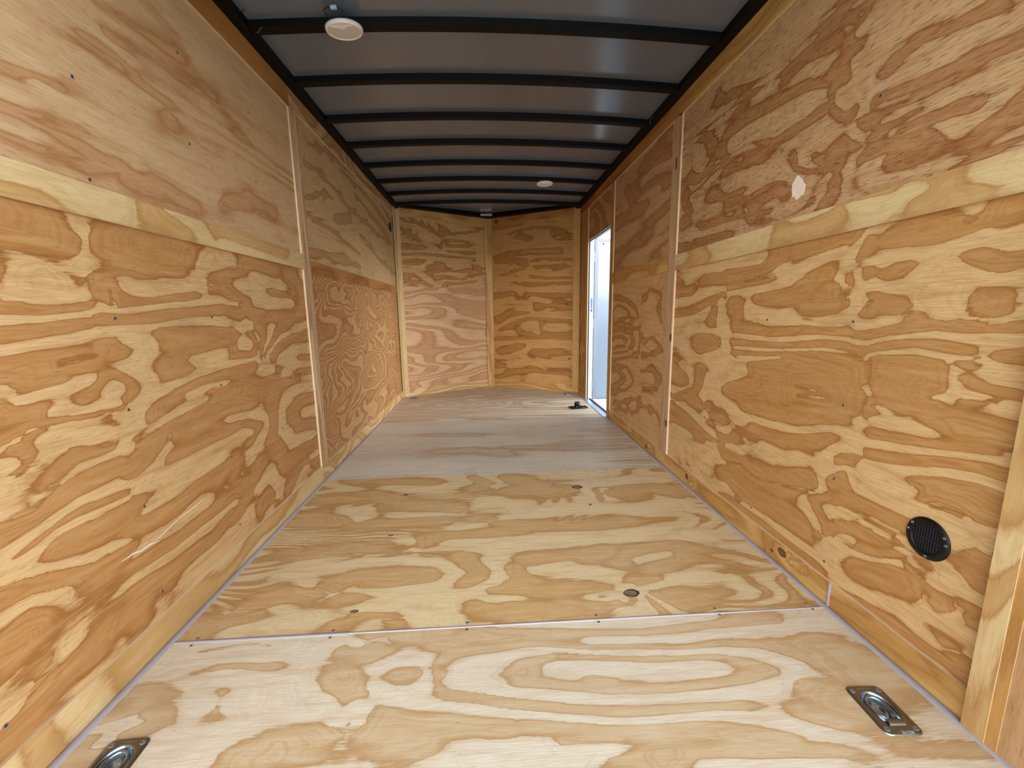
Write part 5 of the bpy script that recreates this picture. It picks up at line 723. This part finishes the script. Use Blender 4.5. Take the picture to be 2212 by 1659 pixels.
mesh_obj('bolt_end', lathe([(0,.0066),(.010,.0066),(.010,.012),(0,.013)], 12, mat=Matrix.Translation((.055,.02,0))), ALU, e)
mesh_obj('keeper_clip', tube(bmesh.new(), [(-.045,-.045,.010),(-.030,-.042,.026),(-.020,-.040,.012),(-.010,-.044,.020)], .003), ALU, e)
# ---- outside
def ground():
    m = bpy.data.materials.new('pale_gravel'); m.use_nodes = True; nt = m.node_tree; b = nt.nodes['Principled BSDF']; L = nt.links.new
    t = N(nt, 'ShaderNodeTexCoord'); v = N(nt, 'ShaderNodeTexVoronoi'); v.inputs['Scale'].default_value = 38; L(t.outputs['Object'], v.inputs['Vector'])
    n = N(nt, 'ShaderNodeTexNoise'); n.inputs['Scale'].default_value = 1.2; L(t.outputs['Object'], n.inputs['Vector'])
    r = N(nt, 'ShaderNodeValToRGB'); L(v.outputs['Color'], r.inputs[0]); r.color_ramp.elements[0].color = C(170,168,160); r.color_ramp.elements[1].color = C(222,220,212)
    x = N(nt, 'ShaderNodeMix', data_type='RGBA'); r2 = N(nt, 'ShaderNodeValToRGB'); L(n.outputs[0], r2.inputs[0]); r2.color_ramp.elements[0].position = .52; r2.color_ramp.elements[1].position = .6
    L(r2.outputs[0], x.inputs['Factor']); L(r.outputs[0], x.inputs['A']); x.inputs['B'].default_value = C(186,186,166); L(x.outputs['Result'], b.inputs['Base Color']); b.inputs['Roughness'].default_value = .9
    bm = bmesh.new(); vs_ = [bm.verts.new(q) for q in ((-60,-60,-.50),(60,-60,-.50),(60,60,-.50),(-60,60,-.50))]; bm.faces.new(vs_)
    o = mesh_obj('ground', bm, m); st(o, 'pale gravel ground outside the trailer', 'ground')
ground()
GR = simple('weed_green', C(120,140,90), .7, var=.3, bscale=30)
rr = random.Random(9); bm = bmesh.new()
for k in range(260):
    cx_ = rr.uniform(1.7, 3.2); cy_ = rr.uniform(5.2, 8.5)
    if rr.random() < .5: cy_ = 5.6+rr.gauss(0,.15)
    h_ = rr.uniform(.03,.11); a = rr.uniform(0, 6.28); w_ = .006; dx, dy = rr.uniform(-.05,.05), rr.uniform(-.05,.05)
    p0 = Vector((cx_, cy_, -.5)); s_ = Vector((math.cos(a), math.sin(a), 0))*w_
    bm.faces.new([bm.verts.new(p0-s_), bm.verts.new(p0+s_), bm.verts.new(p0+Vector((dx,dy,h_)))])
o = mesh_obj('weeds', bm, GR); tag(o, 'sparse green weeds growing in the gravel outside the doorway', 'weeds', kind='stuff')
